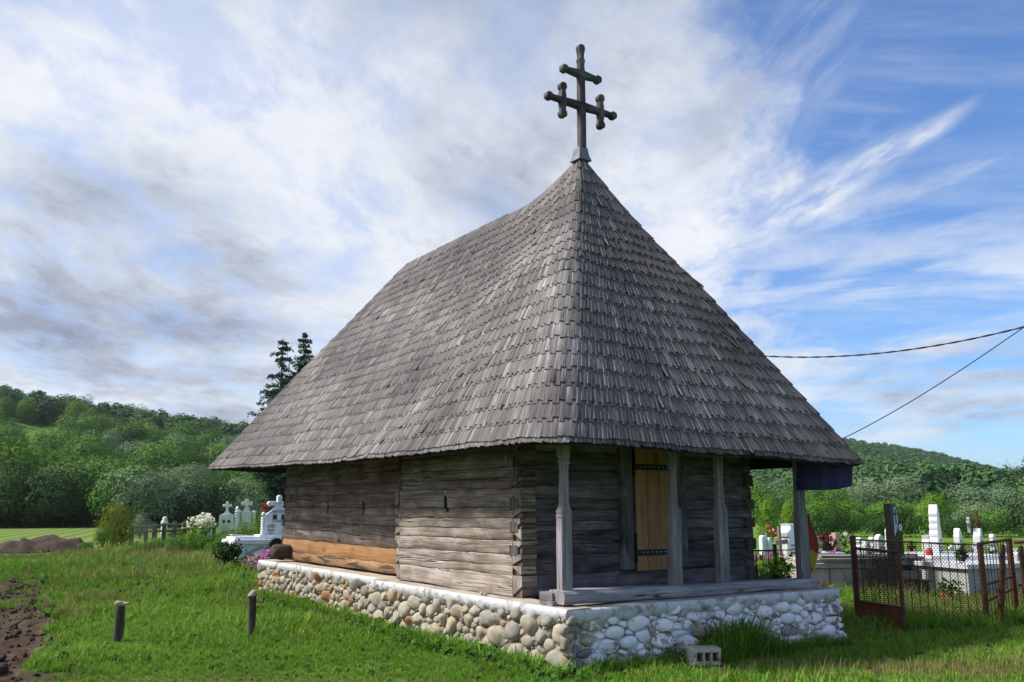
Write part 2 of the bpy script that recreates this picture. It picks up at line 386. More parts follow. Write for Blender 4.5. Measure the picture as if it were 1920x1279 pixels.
class MB:
    def __init__(s):
        s.v, s.f, s.uv, s.t, s.m, s.w = [], [], [], [], [], []
    def face(s, idx, uv, t=.5, m=0):
        s.f.append(idx); s.uv.extend(uv); s.t.append(t); s.m.append(m)
    def poly(s, pts, uv=None, t=.5, m=0):
        b = len(s.v)
        s.v.extend([tuple(p) for p in pts])
        n = len(pts)
        s.face(tuple(range(b, b + n)), uv or [(0, 0)] * n, t, m)
    def box(s, c, size, rot=None, t=.5, m=0, taper=(1, 1), uvo=None):
        """box with its grain along the longest side; taper scales the top"""
        uvo = uvo or (rnd.random() * 9, rnd.random() * 9)
        sx, sy, sz = [k / 2 for k in size]
        ax = max(range(3), key=lambda k: size[k])
        P = []
        for dz in (-1, 1):
            k = taper if dz > 0 else (1, 1)
            for dx, dy in ((-1, -1), (1, -1), (1, 1), (-1, 1)):
                P.append(Vector((dx * sx * k[0], dy * sy * k[1], dz * sz)))
        F = [(0, 3, 2, 1), (4, 5, 6, 7), (0, 1, 5, 4), (1, 2, 6, 5), (2, 3, 7, 6), (3, 0, 4, 7)]
        b = len(s.v)
        for p in P:
            q = (rot @ p if rot else p) + Vector(c)
            s.v.append(tuple(q))
        for f in F:
            uv = []
            for i in f:
                p = P[i]
                al = p[ax]
                ac = p[(ax + 1) % 3] + p[(ax + 2) % 3] * 1.0
                uv.append((ac + uvo[0], al + uvo[1]))
            s.face(tuple(b + i for i in f), uv, t, m)
    def rings(s, rings, closed=True, caps=True, t=.5, m=0, uvs=None):
        """loft through rings of equal point count"""
        b = len(s.v)
        n = len(rings[0])
        uo = (rnd.random() * 9, rnd.random() * 9)
        al, prev = [0.0], Vector(np.mean(np.array(rings[0]), axis=0))
        for r in rings[1:]:
            c = Vector(np.mean(np.array(r), axis=0))
            al.append(al[-1] + (c - prev).length)
            prev = c
        for r in rings:
            s.v.extend([tuple(p) for p in r])
        per = [0.0]
        for j in range(n):
            per.append(per[-1] + (Vector(rings[0][(j + 1) % n]) - Vector(rings[0][j])).length)
        for i in range(len(rings) - 1):
            for j in range(n if closed else n - 1):
                k = (j + 1) % n
                s.face((b + i * n + j, b + i * n + k, b + (i + 1) * n + k, b + (i + 1) * n + j),
                       [(per[j] + uo[0], al[i] + uo[1]), (per[j + 1] + uo[0], al[i] + uo[1]), (per[j + 1] + uo[0], al[i + 1] + uo[1]), (per[j] + uo[0], al[i + 1] + uo[1])], t, m)
        if caps and closed:
            for i, rev in ((0, True), (len(rings) - 1, False)):
                idx = [b + i * n + j for j in range(n)]
                if rev: idx.reverse()
                s.face(tuple(idx), [(s.v[k][0] * .7 + s.v[k][1] * .7, s.v[k][2]) for k in idx], t, m)
    def tube(s, pts, rad, n=6, t=.5, m=0):
        pts = [Vector(p) for p in pts]
        if not hasattr(rad, '__len__'): rad = [rad] * len(pts)
        rs = []
        up = Vector((0, 0, 1))
        for i, p in enumerate(pts):
            d = (pts[min(i + 1, len(pts) - 1)] - pts[max(i - 1, 0)]).normalized()
            a = d.cross(up if abs(d.z) < .95 else Vector((1, 0, 0))).normalized()
            b = d.cross(a)
            rs.append([p + (a * math.cos(k * 2 * math.pi / n) - b * math.sin(k * 2 * math.pi / n)) * rad[i] for k in range(n)])
        s.rings(rs, t=t, m=m)
    def lathe(s, prof, c=(0, 0, 0), n=12, t=.5, m=0):
        rs = [[Vector((r * math.cos(k * 2 * math.pi / n), r * math.sin(k * 2 * math.pi / n), z)) + Vector(c) for k in range(n)] for r, z in prof]
        s.rings(rs, t=t, m=m)
    def prism(s, outline, depth, xf=None, t=.5, m=0, bevel=0.0):
        """outline in (x, z), extruded along y from 0 to depth; edges bevelled"""
        xf = xf or Matrix.Identity(4)
        area = sum(outline[i][0] * outline[(i + 1) % len(outline)][1] - outline[(i + 1) % len(outline)][0] * outline[i][1] for i in range(len(outline)))
        if area < 0: outline = outline[::-1]
        def inset(d):
            n = len(outline); out = []
            for i in range(n):
                a, b, c = Vector(outline[i - 1]), Vector(outline[i]), Vector(outline[(i + 1) % n])
                d1, d2 = (b - a).normalized(), (c - b).normalized()
                nn = Vector((-(d1.y + d2.y), d1.x + d2.x))
                L = nn.length
                nn = nn / L if L > 1e-6 else Vector((-d1.y, d1.x))
                k = d / max(.4, nn.dot(Vector((-d1.y, d1.x))))
                out.append((b.x + nn.x * k, b.y + nn.y * k))
            return out
        if bevel:
            lay = [(inset(bevel), 0), (outline, bevel), (outline, depth - bevel), (inset(bevel), depth)]
        else:
            lay = [(outline, 0), (outline, depth)]
        s.rings([[xf @ Vector((x, y, z)) for x, z in o] for o, y in lay], t=t, m=m)
    def build(s, name, mats, parent=None, smooth=False, angle=None):
        me = bpy.data.meshes.new(name)
        me.from_pydata(s.v, [], s.f)
        if not isinstance(mats, (list, tuple)): mats = [mats]
        for mm in mats: me.materials.append(mm)
        uvl = me.uv_layers.new(name='UVMap')
        uvl.data.foreach_set('uv', np.array(s.uv, dtype=np.float32).ravel())
        a = me.attributes.new('tint', 'FLOAT', 'FACE')
        a.data.foreach_set('value', np.array(s.t, dtype=np.float32))
        if s.w:
            a = me.attributes.new('wash', 'FLOAT', 'FACE')
            a.data.foreach_set('value', np.array(s.w, dtype=np.float32))
        me.polygons.foreach_set('material_index', np.array(s.m, dtype=np.int32))
        if smooth:
            me.polygons.foreach_set('use_smooth', np.ones(len(s.f), dtype=bool))
            if angle:
                me.set_sharp_from_angle(angle=R(angle))
        me.update()
        return link(name, me, parent)

def fbm(x, y, z=0.0, s=1.0, o=3):
    return mnoise.fractal(Vector((x * s, y * s, z * s)), 1.0, 2.0, o)

# pixel (1920 wide) and depth -> point of the place
def at(px, py, Y):
    X_, Y_ = (px - 960) / F_PX, -(py - 639.5) / F_PX
    d = Vector((X_, math.cos(PITCH) - Y_ * math.sin(PITCH), math.sin(PITCH) + Y_ * math.cos(PITCH)))
    return Vector((0, 0, CAM_H)) + d * (Y / d.y)
def gx(px, Y):            # x of a column of the view at ground level, depth Y
    k = (1.6 / Y)
    py = 639.5 - F_PX * math.tan(-math.atan(k) - PITCH)
    return at(px, py, Y).x
def top_z(py, Y):
    return at(960, py, Y).z
def project(p):
    q = np.asarray(p, float) - np.array([0, 0, CAM_H])
    Z = q[..., 1] * math.cos(PITCH) + q[..., 2] * math.sin(PITCH)
    Y = -q[..., 1] * math.sin(PITCH) + q[..., 2] * math.cos(PITCH)
    return 960 + F_PX * q[..., 0] / Z, 639.5 - F_PX * Y / Z, Z

# the church's own axes: u along the porch front, v along the nave
CH_A = R(33.72)
CH_O = Vector((.539, 8.923, 0))
def cw(u, v, z=0.0):
    return Vector((CH_O.x + u * math.cos(CH_A) - v * math.sin(CH_A), CH_O.y + u * math.sin(CH_A) + v * math.cos(CH_A), z))
def cuv(x, y):
    dx, dy = x - CH_O.x, y - CH_O.y
    return dx * math.cos(CH_A) + dy * math.sin(CH_A), -dx * math.sin(CH_A) + dy * math.cos(CH_A)

# ================================================================== GROUND
def sstep(a, b, x):
    t = np.clip((x - a) / (b - a), 0, 1)
    return t * t * (3 - 2 * t)
def vnoise(x, y, s, seed=0):
    x = np.asarray(x, float) * s + seed * 17.3; y = np.asarray(y, float) * s + seed * 9.1
    xi, yi = np.floor(x), np.floor(y)
    xf, yf = x - xi, y - yi
    def h(a, b):
        v = np.sin(a * 127.1 + b * 311.7 + seed * 7.7) * 43758.5453
        return v - np.floor(v)
    u, w = xf * xf * (3 - 2 * xf), yf * yf * (3 - 2 * yf)
    return (h(xi, yi) * (1 - u) + h(xi + 1, yi) * u) * (1 - w) + (h(xi, yi + 1) * (1 - u) + h(xi + 1, yi + 1) * u) * w
def soil_mask(x, y):
    edge = np.interp(y, [0, 8.8, 12, 16, 21.5, 30], [-3.9, -4.42, -6.05, -8.10, -11.0, -15.5])
    d = edge - x + (vnoise(x, y, 1.1, 3) - .5) * .5 + (vnoise(x, y, 3.5, 4) - .5) * .55 + .10
    m = sstep(-.08, .16, d)
    m = m * (1 - .75 * sstep(.42, .62, vnoise(x, y, .55, 6)) * sstep(12, 17, y))
    return m * (1 - sstep(34, 38, y))
def straw_mask(x, y):
    s = sstep(.52, .72, vnoise(x, y, .33, 8)) * .55 * sstep(10, 15, y)
    for cx_, cy_, rx, ry, a in ((-11.6, 30, 3.5, 4.5, .9), (-8.6, 22, 1.6, 3, .5), (-7.6, 16.5, 1.0, 2.5, .45), (-3.2, 19.5, 1.6, 3.0, .3), (4.4, 9.2, 1.9, .55, .75), (-2.6, 8.7, 1.2, .35, .55)):
        s = np.maximum(s, a * np.exp(-(((x - cx_) / rx) ** 2 + ((y - cy_) / ry) ** 2)))
    return np.clip(s, 0, 1)
def ground_z(x, y):
    x = np.asarray(x, float); y = np.asarray(y, float)
    z = (vnoise(x, y, .45, 1) - .5) * .10 + (vnoise(x, y, 1.6, 2) - .5) * .03
    m = soil_mask(x, y)
    z = z + m * ((vnoise(x, y, 2.6, 5) - .5) * .16 + (vnoise(x, y, 7, 7) - .5) * .07 - .04)
    near = 1 - sstep(30, 45, np.hypot(x, y))
    return z * near
def build_ground():
    xs = np.concatenate([-np.geomspace(1350, 17, 22), np.arange(-16.5, 12, .16), np.geomspace(12.4, 1350, 24)])
    ys = np.concatenate([-np.geomspace(1350, 2, 12), np.arange(-1, 7, 1.0), np.arange(7.2, 26, .16), np.arange(26, 46, .5), np.geomspace(47, 1350, 26)])
    X, Y = np.meshgrid(xs, ys)
    Z = ground_z(X, Y)
    nx, ny = len(xs), len(ys)
    me = bpy.data.meshes.new('ground')
    V = np.c_[X.ravel(), Y.ravel(), Z.ravel()]
    i = np.arange(ny - 1)[:, None] * nx + np.arange(nx - 1)[None]
    F = np.stack([i, i + 1, i + nx + 1, i + nx], -1).reshape(-1, 4)
    me.from_pydata(V.tolist(), [], F.tolist())
    for nm, arr in (('soil', soil_mask(X, Y)), ('straw', straw_mask(X, Y))):
        a = me.attributes.new(nm, 'FLOAT', 'POINT')
        a.data.foreach_set('value', arr.ravel().astype(np.float32))
    me.polygons.foreach_set('use_smooth', np.ones(len(F), dtype=bool))
    m, T = mat('meadow_ground')
    o = T.n('ShaderNodeTexCoord').outputs['Object']
    n1 = T.noise(o, .9, 7, .65)
    n2 = T.noise(o, 14, 5, .6)
    g = T.ramp(T.math('ADD', T.math('MULTIPLY', n1, .6), T.math('MULTIPLY', n2, .4)), [(.28, (.060, .125, .014)), (.5, (.145, .27, .028)), (.72, (.22, .37, .055))])
    g = T.mix(T.math('MULTIPLY', T.attr('straw'), T.mapr(n2, .3, .6, .4, .95)), g, (.19, .165, .06))
    yy = T.n('ShaderNodeSeparateXYZ', ins={0: o}).outputs[1]
    g = T.mix(T.mapr(yy, 18, 34, .62, 0), g, (.030, .045, .012))      # thatch and soil between the blades of the near turf
    n3 = T.noise(o, 5, 7, .7)
    s = T.ramp(n3, [(.3, (.024, .015, .011)), (.55, (.062, .041, .029)), (.75, (.13, .095, .07))])
    col = T.mix(T.attr('soil'), g, s)
    sp = T.n('ShaderNodeSeparateXYZ', ins={0: o})
    # far field on the left with rows of seedlings
    rows = T.math('SINE', T.math('MULTIPLY', T.math('ADD', sp.outputs[0], T.math('MULTIPLY', sp.outputs[1], .35)), 2 * math.pi / 1.15))
    fld = T.math('MULTIPLY', T.mapr(sp.outputs[1], 36, 40), T.mapr(sp.outputs[0], -15, -18))
    fld = T.math('MULTIPLY', fld, T.mapr(sp.outputs[1], 100, 90))
    fc = T.mix(T.mapr(T.math('ADD', rows, T.math('MULTIPLY', T.math('SUBTRACT', n2, .5), 5.0)), -1.3, 1.0), (.105, .115, .04), (.13, .22, .035))
    col = T.mix(fld, col, fc)
    fr = T.math('MULTIPLY', T.mapr(sp.outputs[1], 30, 36), T.mapr(sp.outputs[0], 4, 8))
    col = T.mix(T.math('MULTIPLY', fr, .8), col, T.ramp(n1, [(.3, (.060, .135, .014)), (.7, (.12, .21, .03))]))
    finish(T, col, .95, T.bump(T.math('ADD', n2, n3), .6, .04), spec=.1)
    me.materials.append(m)
    o = link('ground', me)
    tag(o, kind='structure')
build_ground()

# ================================================================== HILLS
AZS = [-75, -40, -30, -22.5, -17.5, -8, 8, 18, 21.2, 25.5, 30, 38, 75]
H_D = [260, 260, 262, 268, 280, 420, 600, 640, 650, 660, 670, 680, 700]
H_H = [24, 26, 27, 21.5, 19.5, 22, 40, 44, 41, 30.5, 14, 3, 2]
H_F = [85, 85, 85, 85, 90, 110, 130, 130, 130, 130, 130, 140, 140]
def hill_z(x, y):
    az = np.degrees(np.arctan2(x, y)); d = np.hypot(x, y)
    D = np.interp(az, AZS, H_D); Hh = np.interp(az, AZS, H_H); F = np.interp(az, AZS, H_F)
    t = np.clip((d - F) / (D - F), 0, 1)
    up = Hh * (t ** 1.25)
    dn = Hh * (1 - sstep(D, D * 1.9, d) * .9)
    n = (vnoise(x, y, .012, 3) - .5) * 6 * t + (vnoise(x, y, .04, 5) - .5) * 2 * t
    return np.where(d < D, up, dn) + n * np.where(np.abs(az) < 80, 1, 0) * .6 - .12
def build_hills():
    az = np.radians(np.arange(-74, 74.1, 1.0)); d = np.concatenate([np.arange(80, 300, 8), np.arange(300, 760, 20), np.geomspace(780, 1250, 8)])
    A, D = np.meshgrid(az, d)
    X, Y = D * np.sin(A), D * np.cos(A)
    Z = hill_z(X, Y)
    nx, ny = len(az), len(d)
    i = np.arange(ny - 1)[:, None] * nx + np.arange(nx - 1)[None]
    F = np.stack([i, i + 1, i + nx + 1, i + nx], -1).reshape(-1, 4)
    me = bpy.data.meshes.new('hills')
    me.from_pydata(np.c_[X.ravel(), Y.ravel(), Z.ravel()].tolist(), [], F.tolist())
    me.polygons.foreach_set('use_smooth', np.ones(len(F), dtype=bool))
    m, T = mat('hill_meadow')
    o = T.n('ShaderNodeTexCoord').outputs['Object']
    n1 = T.noise(o, .12, 6, .6)
    finish(T, T.ramp(n1, [(.3, (.035, .085, .012)), (.7, (.095, .18, .03))]), .95, spec=.1)
    me.materials.append(m)
    tag(link('hills', me), kind='structure')
build_hills()

# ================================================================== CHURCH
church = thing('wooden_church', 'weathered wooden log church under a tall shingled roof topped by a cross', 'church', CH_O, CH_A)
PW, ZP = 4.163, .62          # platform width and height

# ---- stone base -------------------------------------------------
def pack(length, height, tiers, aspect, seed, tries=1.0):
    asp_t = aspect
    g = np.random.default_rng(seed)
    C = np.zeros((0, 3))
    for r, n in tiers:
        for _ in range(int(n * tries)):
            s, z = g.uniform(0, length), g.uniform(-.03, height - r * .35)
            rr = r * g.uniform(.85, 1.15)
            if len(C):
                dd = np.hypot((C[:, 0] - s) / aspect, C[:, 1] - z)
                if np.any(dd < (C[:, 2] + rr) * (.70 if asp_t > 1.5 else .74)): continue
            C = np.vstack([C, (s, z, rr)])
    return C
ICO = {}
for lv in (1, 2):
    bm = bmesh.new()
    bmesh.ops.create_icosphere(bm, subdivisions=lv, radius=1)
    bm.verts.ensure_lookup_table()
    ICO[lv] = (np.array([v.co[:] for v in bm.verts]), [tuple(v.index for v in f.verts) for f in bm.faces])
    bm.free()
def stone_shape(lv, g, sq=.75):
    V, F = ICO[lv]
    P = np.sign(V) * np.abs(V) ** sq
    P /= np.maximum(1e-6, np.linalg.norm(P, axis=1, keepdims=True)) ** .55
    for _ in range(5):
        d = g.normal(size=3); d /= np.linalg.norm(d)
        P *= 1 + (g.uniform(-.15, .15) * np.sin(P @ d * g.uniform(1.5, 3.5) + g.uniform(0, 6)))[:, None]
    for _ in range(7 if sq > .6 else 12):      # worn facets
        d = g.normal(size=3); d /= np.linalg.norm(d)
        q = P @ d; k = g.uniform(.50, .84)
        P -= np.where(q > k, (q - k) * .75, 0)[:, None] * d
    return P, F
def mesh_arrays(name, V, F, m, tint, wash=None, smooth=True, parent=None):
    me = bpy.data.meshes.new(name)
    me.from_pydata(V.tolist(), [], F)
    me.materials.append(m)
    a = me.attributes.new('tint', 'FLOAT', 'FACE'); a.data.foreach_set('value', np.broadcast_to(np.asarray(tint, np.float32), (len(F),)).copy())
    if wash is not None:
        a = me.attributes.new('wash', 'FLOAT', 'FACE'); a.data.foreach_set('value', np.broadcast_to(np.asarray(wash, np.float32), (len(F),)).copy())
    me.polygons.foreach_set('use_smooth', np.full(len(F), smooth))
    return link(name, me, parent)
def build_base():
    mb = MB()
    # mortar core, faces subdivided and rough
    def wallface(p0, p1, nrm, m, z0=-.35, z1=.545):
        L = (Vector(p1) - Vector(p0)).length
        n, k = max(2, int(L / .07)), 10
        b = len(mb.v)
        for i in range(n + 1):
            for j in range(k + 1):
                a = Vector(p0).lerp(Vector(p1), i / n)
                z = z0 + (z1 - z0) * j / k
                o = fbm(a.x * 9, a.y * 9, z * 9, 1, 3) * .012
                if i in (0, n): o = 0
                mb.v.append((a.x + nrm[0] * o, a.y + nrm[1] * o, z))
        for i in range(n):
            for j in range(k):
                q = b + i * (k + 1) + j
                mb.face((q, q + k + 1, q + k + 2, q + 1), [(0, 0)] * 4, .5, m)
    e = .030
    # order so that normals face outwards
    wallface((e, e), (PW - e, e), (0, -1), 1)
    wallface((e, 4.43), (e, e), (-1, 0), 0)
    wallface((.18 + e, 4.43), (e, 4.43), (0, 1), 0)
    wallface((.18 + e, 9.82), (.18 + e, 4.43), (-1, 0), 0)
    wallface((PW - e, e), (PW - e, 9.82), (1, 0), 1)
    wallface((PW - e, 9.82), (.18 + e, 9.82), (0, 1), 0)
    base = mb.build('stone_base', [M['mortar'], M['mortar_white']], church, True, 40)
    T1 = [(.115, 24), (.092, 160), (.076, 420), (.062, 900), (.048, 1600), (.037, 2600), (.028, 2200)]
    T2 = [(.090, 120), (.072, 420), (.060, 900), (.047, 1500), (.036, 2000), (.028, 1800)]
    T3 = [(.085, 40), (.070, 140), (.056, 500), (.044, 900), (.034, 1400), (.026, 1400)]
    items = []
    for s, z, r in pack(4.47, .55, T1, 1.25, 1): items.append((0, s, z, r, 1.25))
    for s, z, r in pack(5.38, .55, T2, 1.15, 2, .85): items.append((1, s, z, r, 1.15))
    for s, z, r in pack(PW, .555, T3, 1.9, 3): items.append((2, s, z, r, 1.9 * float(np.random.default_rng(int(s * 1e4)).uniform(.7, 1.15))))
    for s, z, r in pack(3.0, .555, T3, 1.75, 4, .5): items.append((3, s, z, r, 1.75))
    items = [q for q in items if not (q[0] == 0 and q[1] < .36 and q[2] < .24) and not (q[0] == 2 and q[1] < .16 and q[2] < .22)]
    items.append((0, .15, .125, .125, 1.75)); items.append((2, .05, .09, .085, 1.2)); items.append((2, 1.12, .33, .075, 2.0))
    g = np.random.default_rng(5)
    rows = []
    for face, s, z, r, asp in items:
        if face == 0: p, ax, nr = (0 + .022, s), (0, -1), (-1, 0)
        elif face == 1: p, ax, nr = (.18 + .022, 4.43 + s), (0, -1), (-1, 0)
        elif face == 2: p, ax, nr = (s, .022), (1, 0), (0, -1)
        else: p, ax, nr = (PW - .022, s), (0, 1), (1, 0)
        w = cw(p[0], p[1], z)
        _, _, Z = project(np.array(w))
        area = (r / Z) ** 2 * (.75 if face in (0, 1) else .6 if face == 2 else 0)
        rows.append((area, face, p, ax, nr, z, r, asp))
    rows.sort(key=lambda q: -q[0])
    by_face = {}
    for q in rows: by_face.setdefault(q[1], []).append(q)
    LEN = {0: 4.47, 1: 5.38, 2: PW, 3: 3.0}
    cells = {}
    NA = 14
    ang = np.linspace(0, 2 * math.pi, NA + 1)[:-1]
    for face, qs in by_face.items():
        C = np.array([((q[2][1] if face in (0, 3) else q[2][1] - 4.43 if face == 1 else q[2][0]), q[5], q[6], q[7]) for q in qs])
        asp0 = np.median(C[:, 3])
        X, Z, Rr = C[:, 0] / asp0, C[:, 1], C[:, 2]
        for i, q in enumerate(qs):
            dx, dz = X - X[i], Z - Z[i]
            d2 = dx * dx + dz * dz
            nb = np.where((d2 > 1e-9) & (d2 < (Rr[i] * 2 + .2) ** 2))[0]
            lim = np.full(NA, Rr[i] * g.uniform(1.12, 1.45))
            ca, sa = np.cos(ang), np.sin(ang)
            for j in nb:
                d = math.sqrt(d2[j])
                h = (d2[j] + Rr[i] ** 2 - Rr[j] ** 2) / (2 * d)
                cs = (ca * dx[j] + sa * dz[j]) / d
                with np.errstate(divide='ignore'):
                    lim = np.where(cs > 1e-3, np.minimum(lim, h / np.maximum(cs, 1e-3)), lim)
            lim = np.maximum(lim - (.0075 if face >= 2 else .0045), Rr[i] * .30)
            lim = lim * .80 + .10 * (np.roll(lim, 1) + np.roll(lim, -1))
            lim *= g.uniform(.95, 1.02, NA)
            cells[id(q)] = (lim * ca * asp0, lim * sa)
    SV, SF, ST, SW, off = [[], []], [[], []], [[], []], [[], []], [0, 0]
    for i, q in enumerate(rows):
        (area, face, p, ax, nr, z, r, asp) = q
        big = i < 300
        ox, oz = cells[id(q)]
        if face in (0, 1): ox = -ox
        if ax[0] * nr[1] - ax[1] * nr[0] > 0: pass
        D = r * g.uniform(.38, .62) + .006
        ta, tb = g.normal() * .22, g.normal() * .22
        cxo, czo = g.normal() * r * .18, g.normal() * r * .15
        rings_ = []
        for k, dd in ((1.0, -.035), (1.0, .10), (.88, .62), (.56, .93)):
            X_ = ox * k + cxo * (1 - k); Z_ = oz * k + czo * (1 - k)
            dep = D * dd if dd > 0 else dd
            dep = dep + (ta * X_ + tb * Z_) * (dd > .3) + g.normal(size=NA) * D * (.09 if dd > .3 else 0)
            rings_.append((X_, Z_, dep * np.ones(NA)))
        X_ = np.concatenate([a[0] for a in rings_] + [[cxo]]); Z_ = np.concatenate([a[1] for a in rings_] + [[czo]]); Dp = np.concatenate([a[2] for a in rings_] + [[D + ta * cxo + tb * czo]])
        V = np.c_[p[0] + ax[0] * X_ + nr[0] * Dp, p[1] + ax[1] * X_ + nr[1] * Dp, z + Z_]
        V[:, 2] = np.minimum(V[:, 2], .57)
        if face in (0, 2):       # corner stones turn the corner instead of sticking past it
            V[:, 0] = np.maximum(V[:, 0], -.055); V[:, 1] = np.maximum(V[:, 1], -.055)
        F = []
        for a in range(3):
            for b in range(NA):
                c = (b + 1) % NA
                F.append((a * NA + b, a * NA + c, (a + 1) * NA + c, (a + 1) * NA + b))
        for b in range(NA): F.append((3 * NA + b, 3 * NA + (b + 1) % NA, 4 * NA))
        if face in (0, 1): pass
        n3 = np.cross(V[F[NA * 2][1]] - V[F[NA * 2][0]], V[F[NA * 2][2]] - V[F[NA * 2][1]])
        if n3[0] * nr[0] + n3[1] * nr[1] < 0: F = [f[::-1] for f in F]
        tint = g.random() ** 1.15
        if face == 0 and p[1] < 1.6 and r > .07: tint *= .55
        wh = face >= 2
        if wh: tint = min(tint, .84)
        wash = np.clip(g.uniform(.25, 1.0) - (.75 if p[0] < .32 and face == 2 else 0), 0, 1)
        if g.random() < .12: wash = .05
        k = 1 if wh else 0
        if big:
            mesh_arrays('stone', V, F, M['stone_white'] if wh else M['stone'], tint, wash, True, base)
        else:
            SV[k].append(V); SF[k] += [tuple(a + off[k] for a in f) for f in F]; ST[k] += [tint] * len(F); SW[k] += [wash] * len(F); off[k] += len(V)
    # every further stone, too small to pick apart, as one part
    V = np.vstack(SV[0] + SV[1]); n0 = off[0]
    F = SF[0] + [tuple(a + n0 for a in f) for f in SF[1]]
    o = mesh_arrays('small_stones', V, F, M['stone'], np.array(ST[0] + ST[1]), np.array(SW[0] + SW[1]), True, base)
    o.data.materials.append(M['stone_white'])
    o.data.polygons.foreach_set('material_index', np.array([0] * len(SF[0]) + [1] * len(SF[1]), dtype=np.int32))
    o['kind'] = 'stuff'
    # plastered rim of the platform with a ragged lower edge, bare concrete on top
    mb = MB()
    path = [(PW + .01, 9.86), (PW + .01, -.012), (-.012, -.012), (-.012, 4.455), (.168, 4.455), (.168, 9.86)]
    pts = []
    for a, b in zip(path, path[1:]):
        a, b = Vector(a), Vector(b)
        n = max(2, int((b - a).length / .030))
        for i in range(n):
            pts.append((a.lerp(b, i / n), (b - a).normalized()))
    pts.append((Vector(path[-1]), Vector((0, 1))))
    rings = []
    for i, (q, d) in enumerate(pts):
        nr = Vector((-d.y, d.x))          # outwards for this winding
        x, y = q
        j = fbm(x * 3, y * 3, 1, 1, 3) * .012
        rag = fbm(x * 6, y * 6, 3, 1, 4) * .055 + fbm(x * 26, y * 26, 5, 1, 2) * .022
        zt = ZP + fbm(x * 1.3, y * 1.3, 9, 1, 2) * .008
        rings.append((q, nr, j, rag, zt))
    prof = lambda q, nr, j, rag, zt: [
        (q - nr * .05, .49 - .02), (q + nr * (-.012 + j * .4), .505 + rag), (q + nr * (.010 + j), .53 + rag), (q + nr * (.014 + j), .58), (q + nr * (.006 + j), zt - .012), (q + nr * (-.010 + j), zt), (q - nr * .30, zt + .004)]
    b = len(mb.v)
    K = 7
    for r_ in rings:
        for q, z in prof(*r_):
            mb.v.append((q.x, q.y, z))
    for i in range(len(rings) - 1):
        for k in range(K - 1):
            a0 = b + i * K + k
            mb.face((a0, a0 + 1, a0 + K + 1, a0 + K), [(0, 0)] * 4, .5, 1 if k >= K - 2 else 0)
    mb.poly([(.1, .1, ZP - .02), (PW - .1, .1, ZP - .02), (PW - .1, 9.85, ZP - .02), (.19, 9.85, ZP - .02), (.3, 4.4, ZP - .02), (.1, 4.4, ZP - .02)], None, .5, 1)
    mb.build('platform_cap', [M['cap'], M['cap_top']], church, True, 50)
    # loose pebbles left on the rim
    for k, (u, v) in enumerate(((.07, 1.62), (.075, 1.70))):
        P, F = stone_shape(1, g)
        o = mesh_arrays('pebble', P * np.array((.03, .035, .025)), F, M['stone'], .3, None, True, None)
        o.location = cw(u, v, ZP + .02)
        tag(o, ('pale pebble on the church base rim below the nave logs, nearer the porch', 'pale pebble on the church base rim beside another pebble, further from the porch')[k], 'pebble', 'pebbles on the church base')
build_base()

# ---- log walls --------------------------------------------------
def log_mb(mapf, s0, s1, zb0, zb1, zt0, zt1, seed, thick=.16, bulge=.006, notch=None, tint=.5, endcut=0.0):
    """a hewn log: mapf(s, out, z) places it; zb/zt lower and upper seam at both ends"""
    mb = MB()
    n = max(4, int((s1 - s0) / .16))
    ss = list(np.linspace(s0, s1, n + 1))
    if notch:
        for q in (notch[0], notch[1]):
            ss += [q - .0015, q + .0015]
        ss = sorted(ss)
    K = 7
    uo = (seed * 1.37 % 9, seed * 2.11 % 9)
    rings = []
    for s in ss:
        k = (s - s0) / (s1 - s0)
        w1 = fbm(s * 1.7, seed * 3.1, 0, 1, 3) * .014
        w2 = fbm(s * 1.7, seed * 3.1 + 3.1, 0, 1, 3) * .014
        zb = zb0 + (zb1 - zb0) * k + w1 + .002
        zt = zt0 + (zt1 - zt0) * k + w2 - .002
        if notch and notch[0] < s < notch[1]:
            if notch[2] == 'bottom': zb = max(zb, notch[3])
            else: zt = min(zt, notch[3])
        h = zt - zb
        e = fbm(s * 2.3, seed * 5.7, 4, 1, 3) * .014
        ring = []
        for a, o in ((0, -thick), (0, -.007), (.05, .0), (.38, bulge), (.68, bulge * .8), (.96, .001), (1, -.006), (1, -thick)):
            j = fbm(s * 3, a * 2 + seed, 7, 1, 2) * .007 if o > -.05 else 0
            ring.append((s, o + (e + j if o > -.05 else 0), zb + h * a))
        rings.append(ring)
    b = 0
    nn = len(rings[0])
    for r_ in rings:
        for s, o, z in r_: mb.v.append(mapf(s, o, z))
    for i in range(len(rings) - 1):
        for j in range(nn):
            k2 = (j + 1) % nn
            uv = []
            for (ii, jj) in ((i, j), (i, k2), (i + 1, k2), (i + 1, j)):
                s, o, z = rings[ii][jj]
                uv.append((z - rings[ii][0][2] + uo[0], s + uo[1]))
            mb.face((i * nn + j, i * nn + k2, (i + 1) * nn + k2, (i + 1) * nn + j), uv, tint)
    for i, rev in ((0, True), (len(rings) - 1, False)):
        idx = [i * nn + j for j in range(nn)]
        if rev: idx.reverse()
        mb.face(tuple(idx), [(rings[i][j % nn][1] * 2 + uo[0], rings[i][j % nn][2] * .3 + uo[1]) for j in range(nn)], tint * .8)
    return mb
U_N, V_F, U_S, V_S, V_E, V_J = .187, 1.126, .50, 4.10, 9.55, 8.98
Z_TOP = 2.46
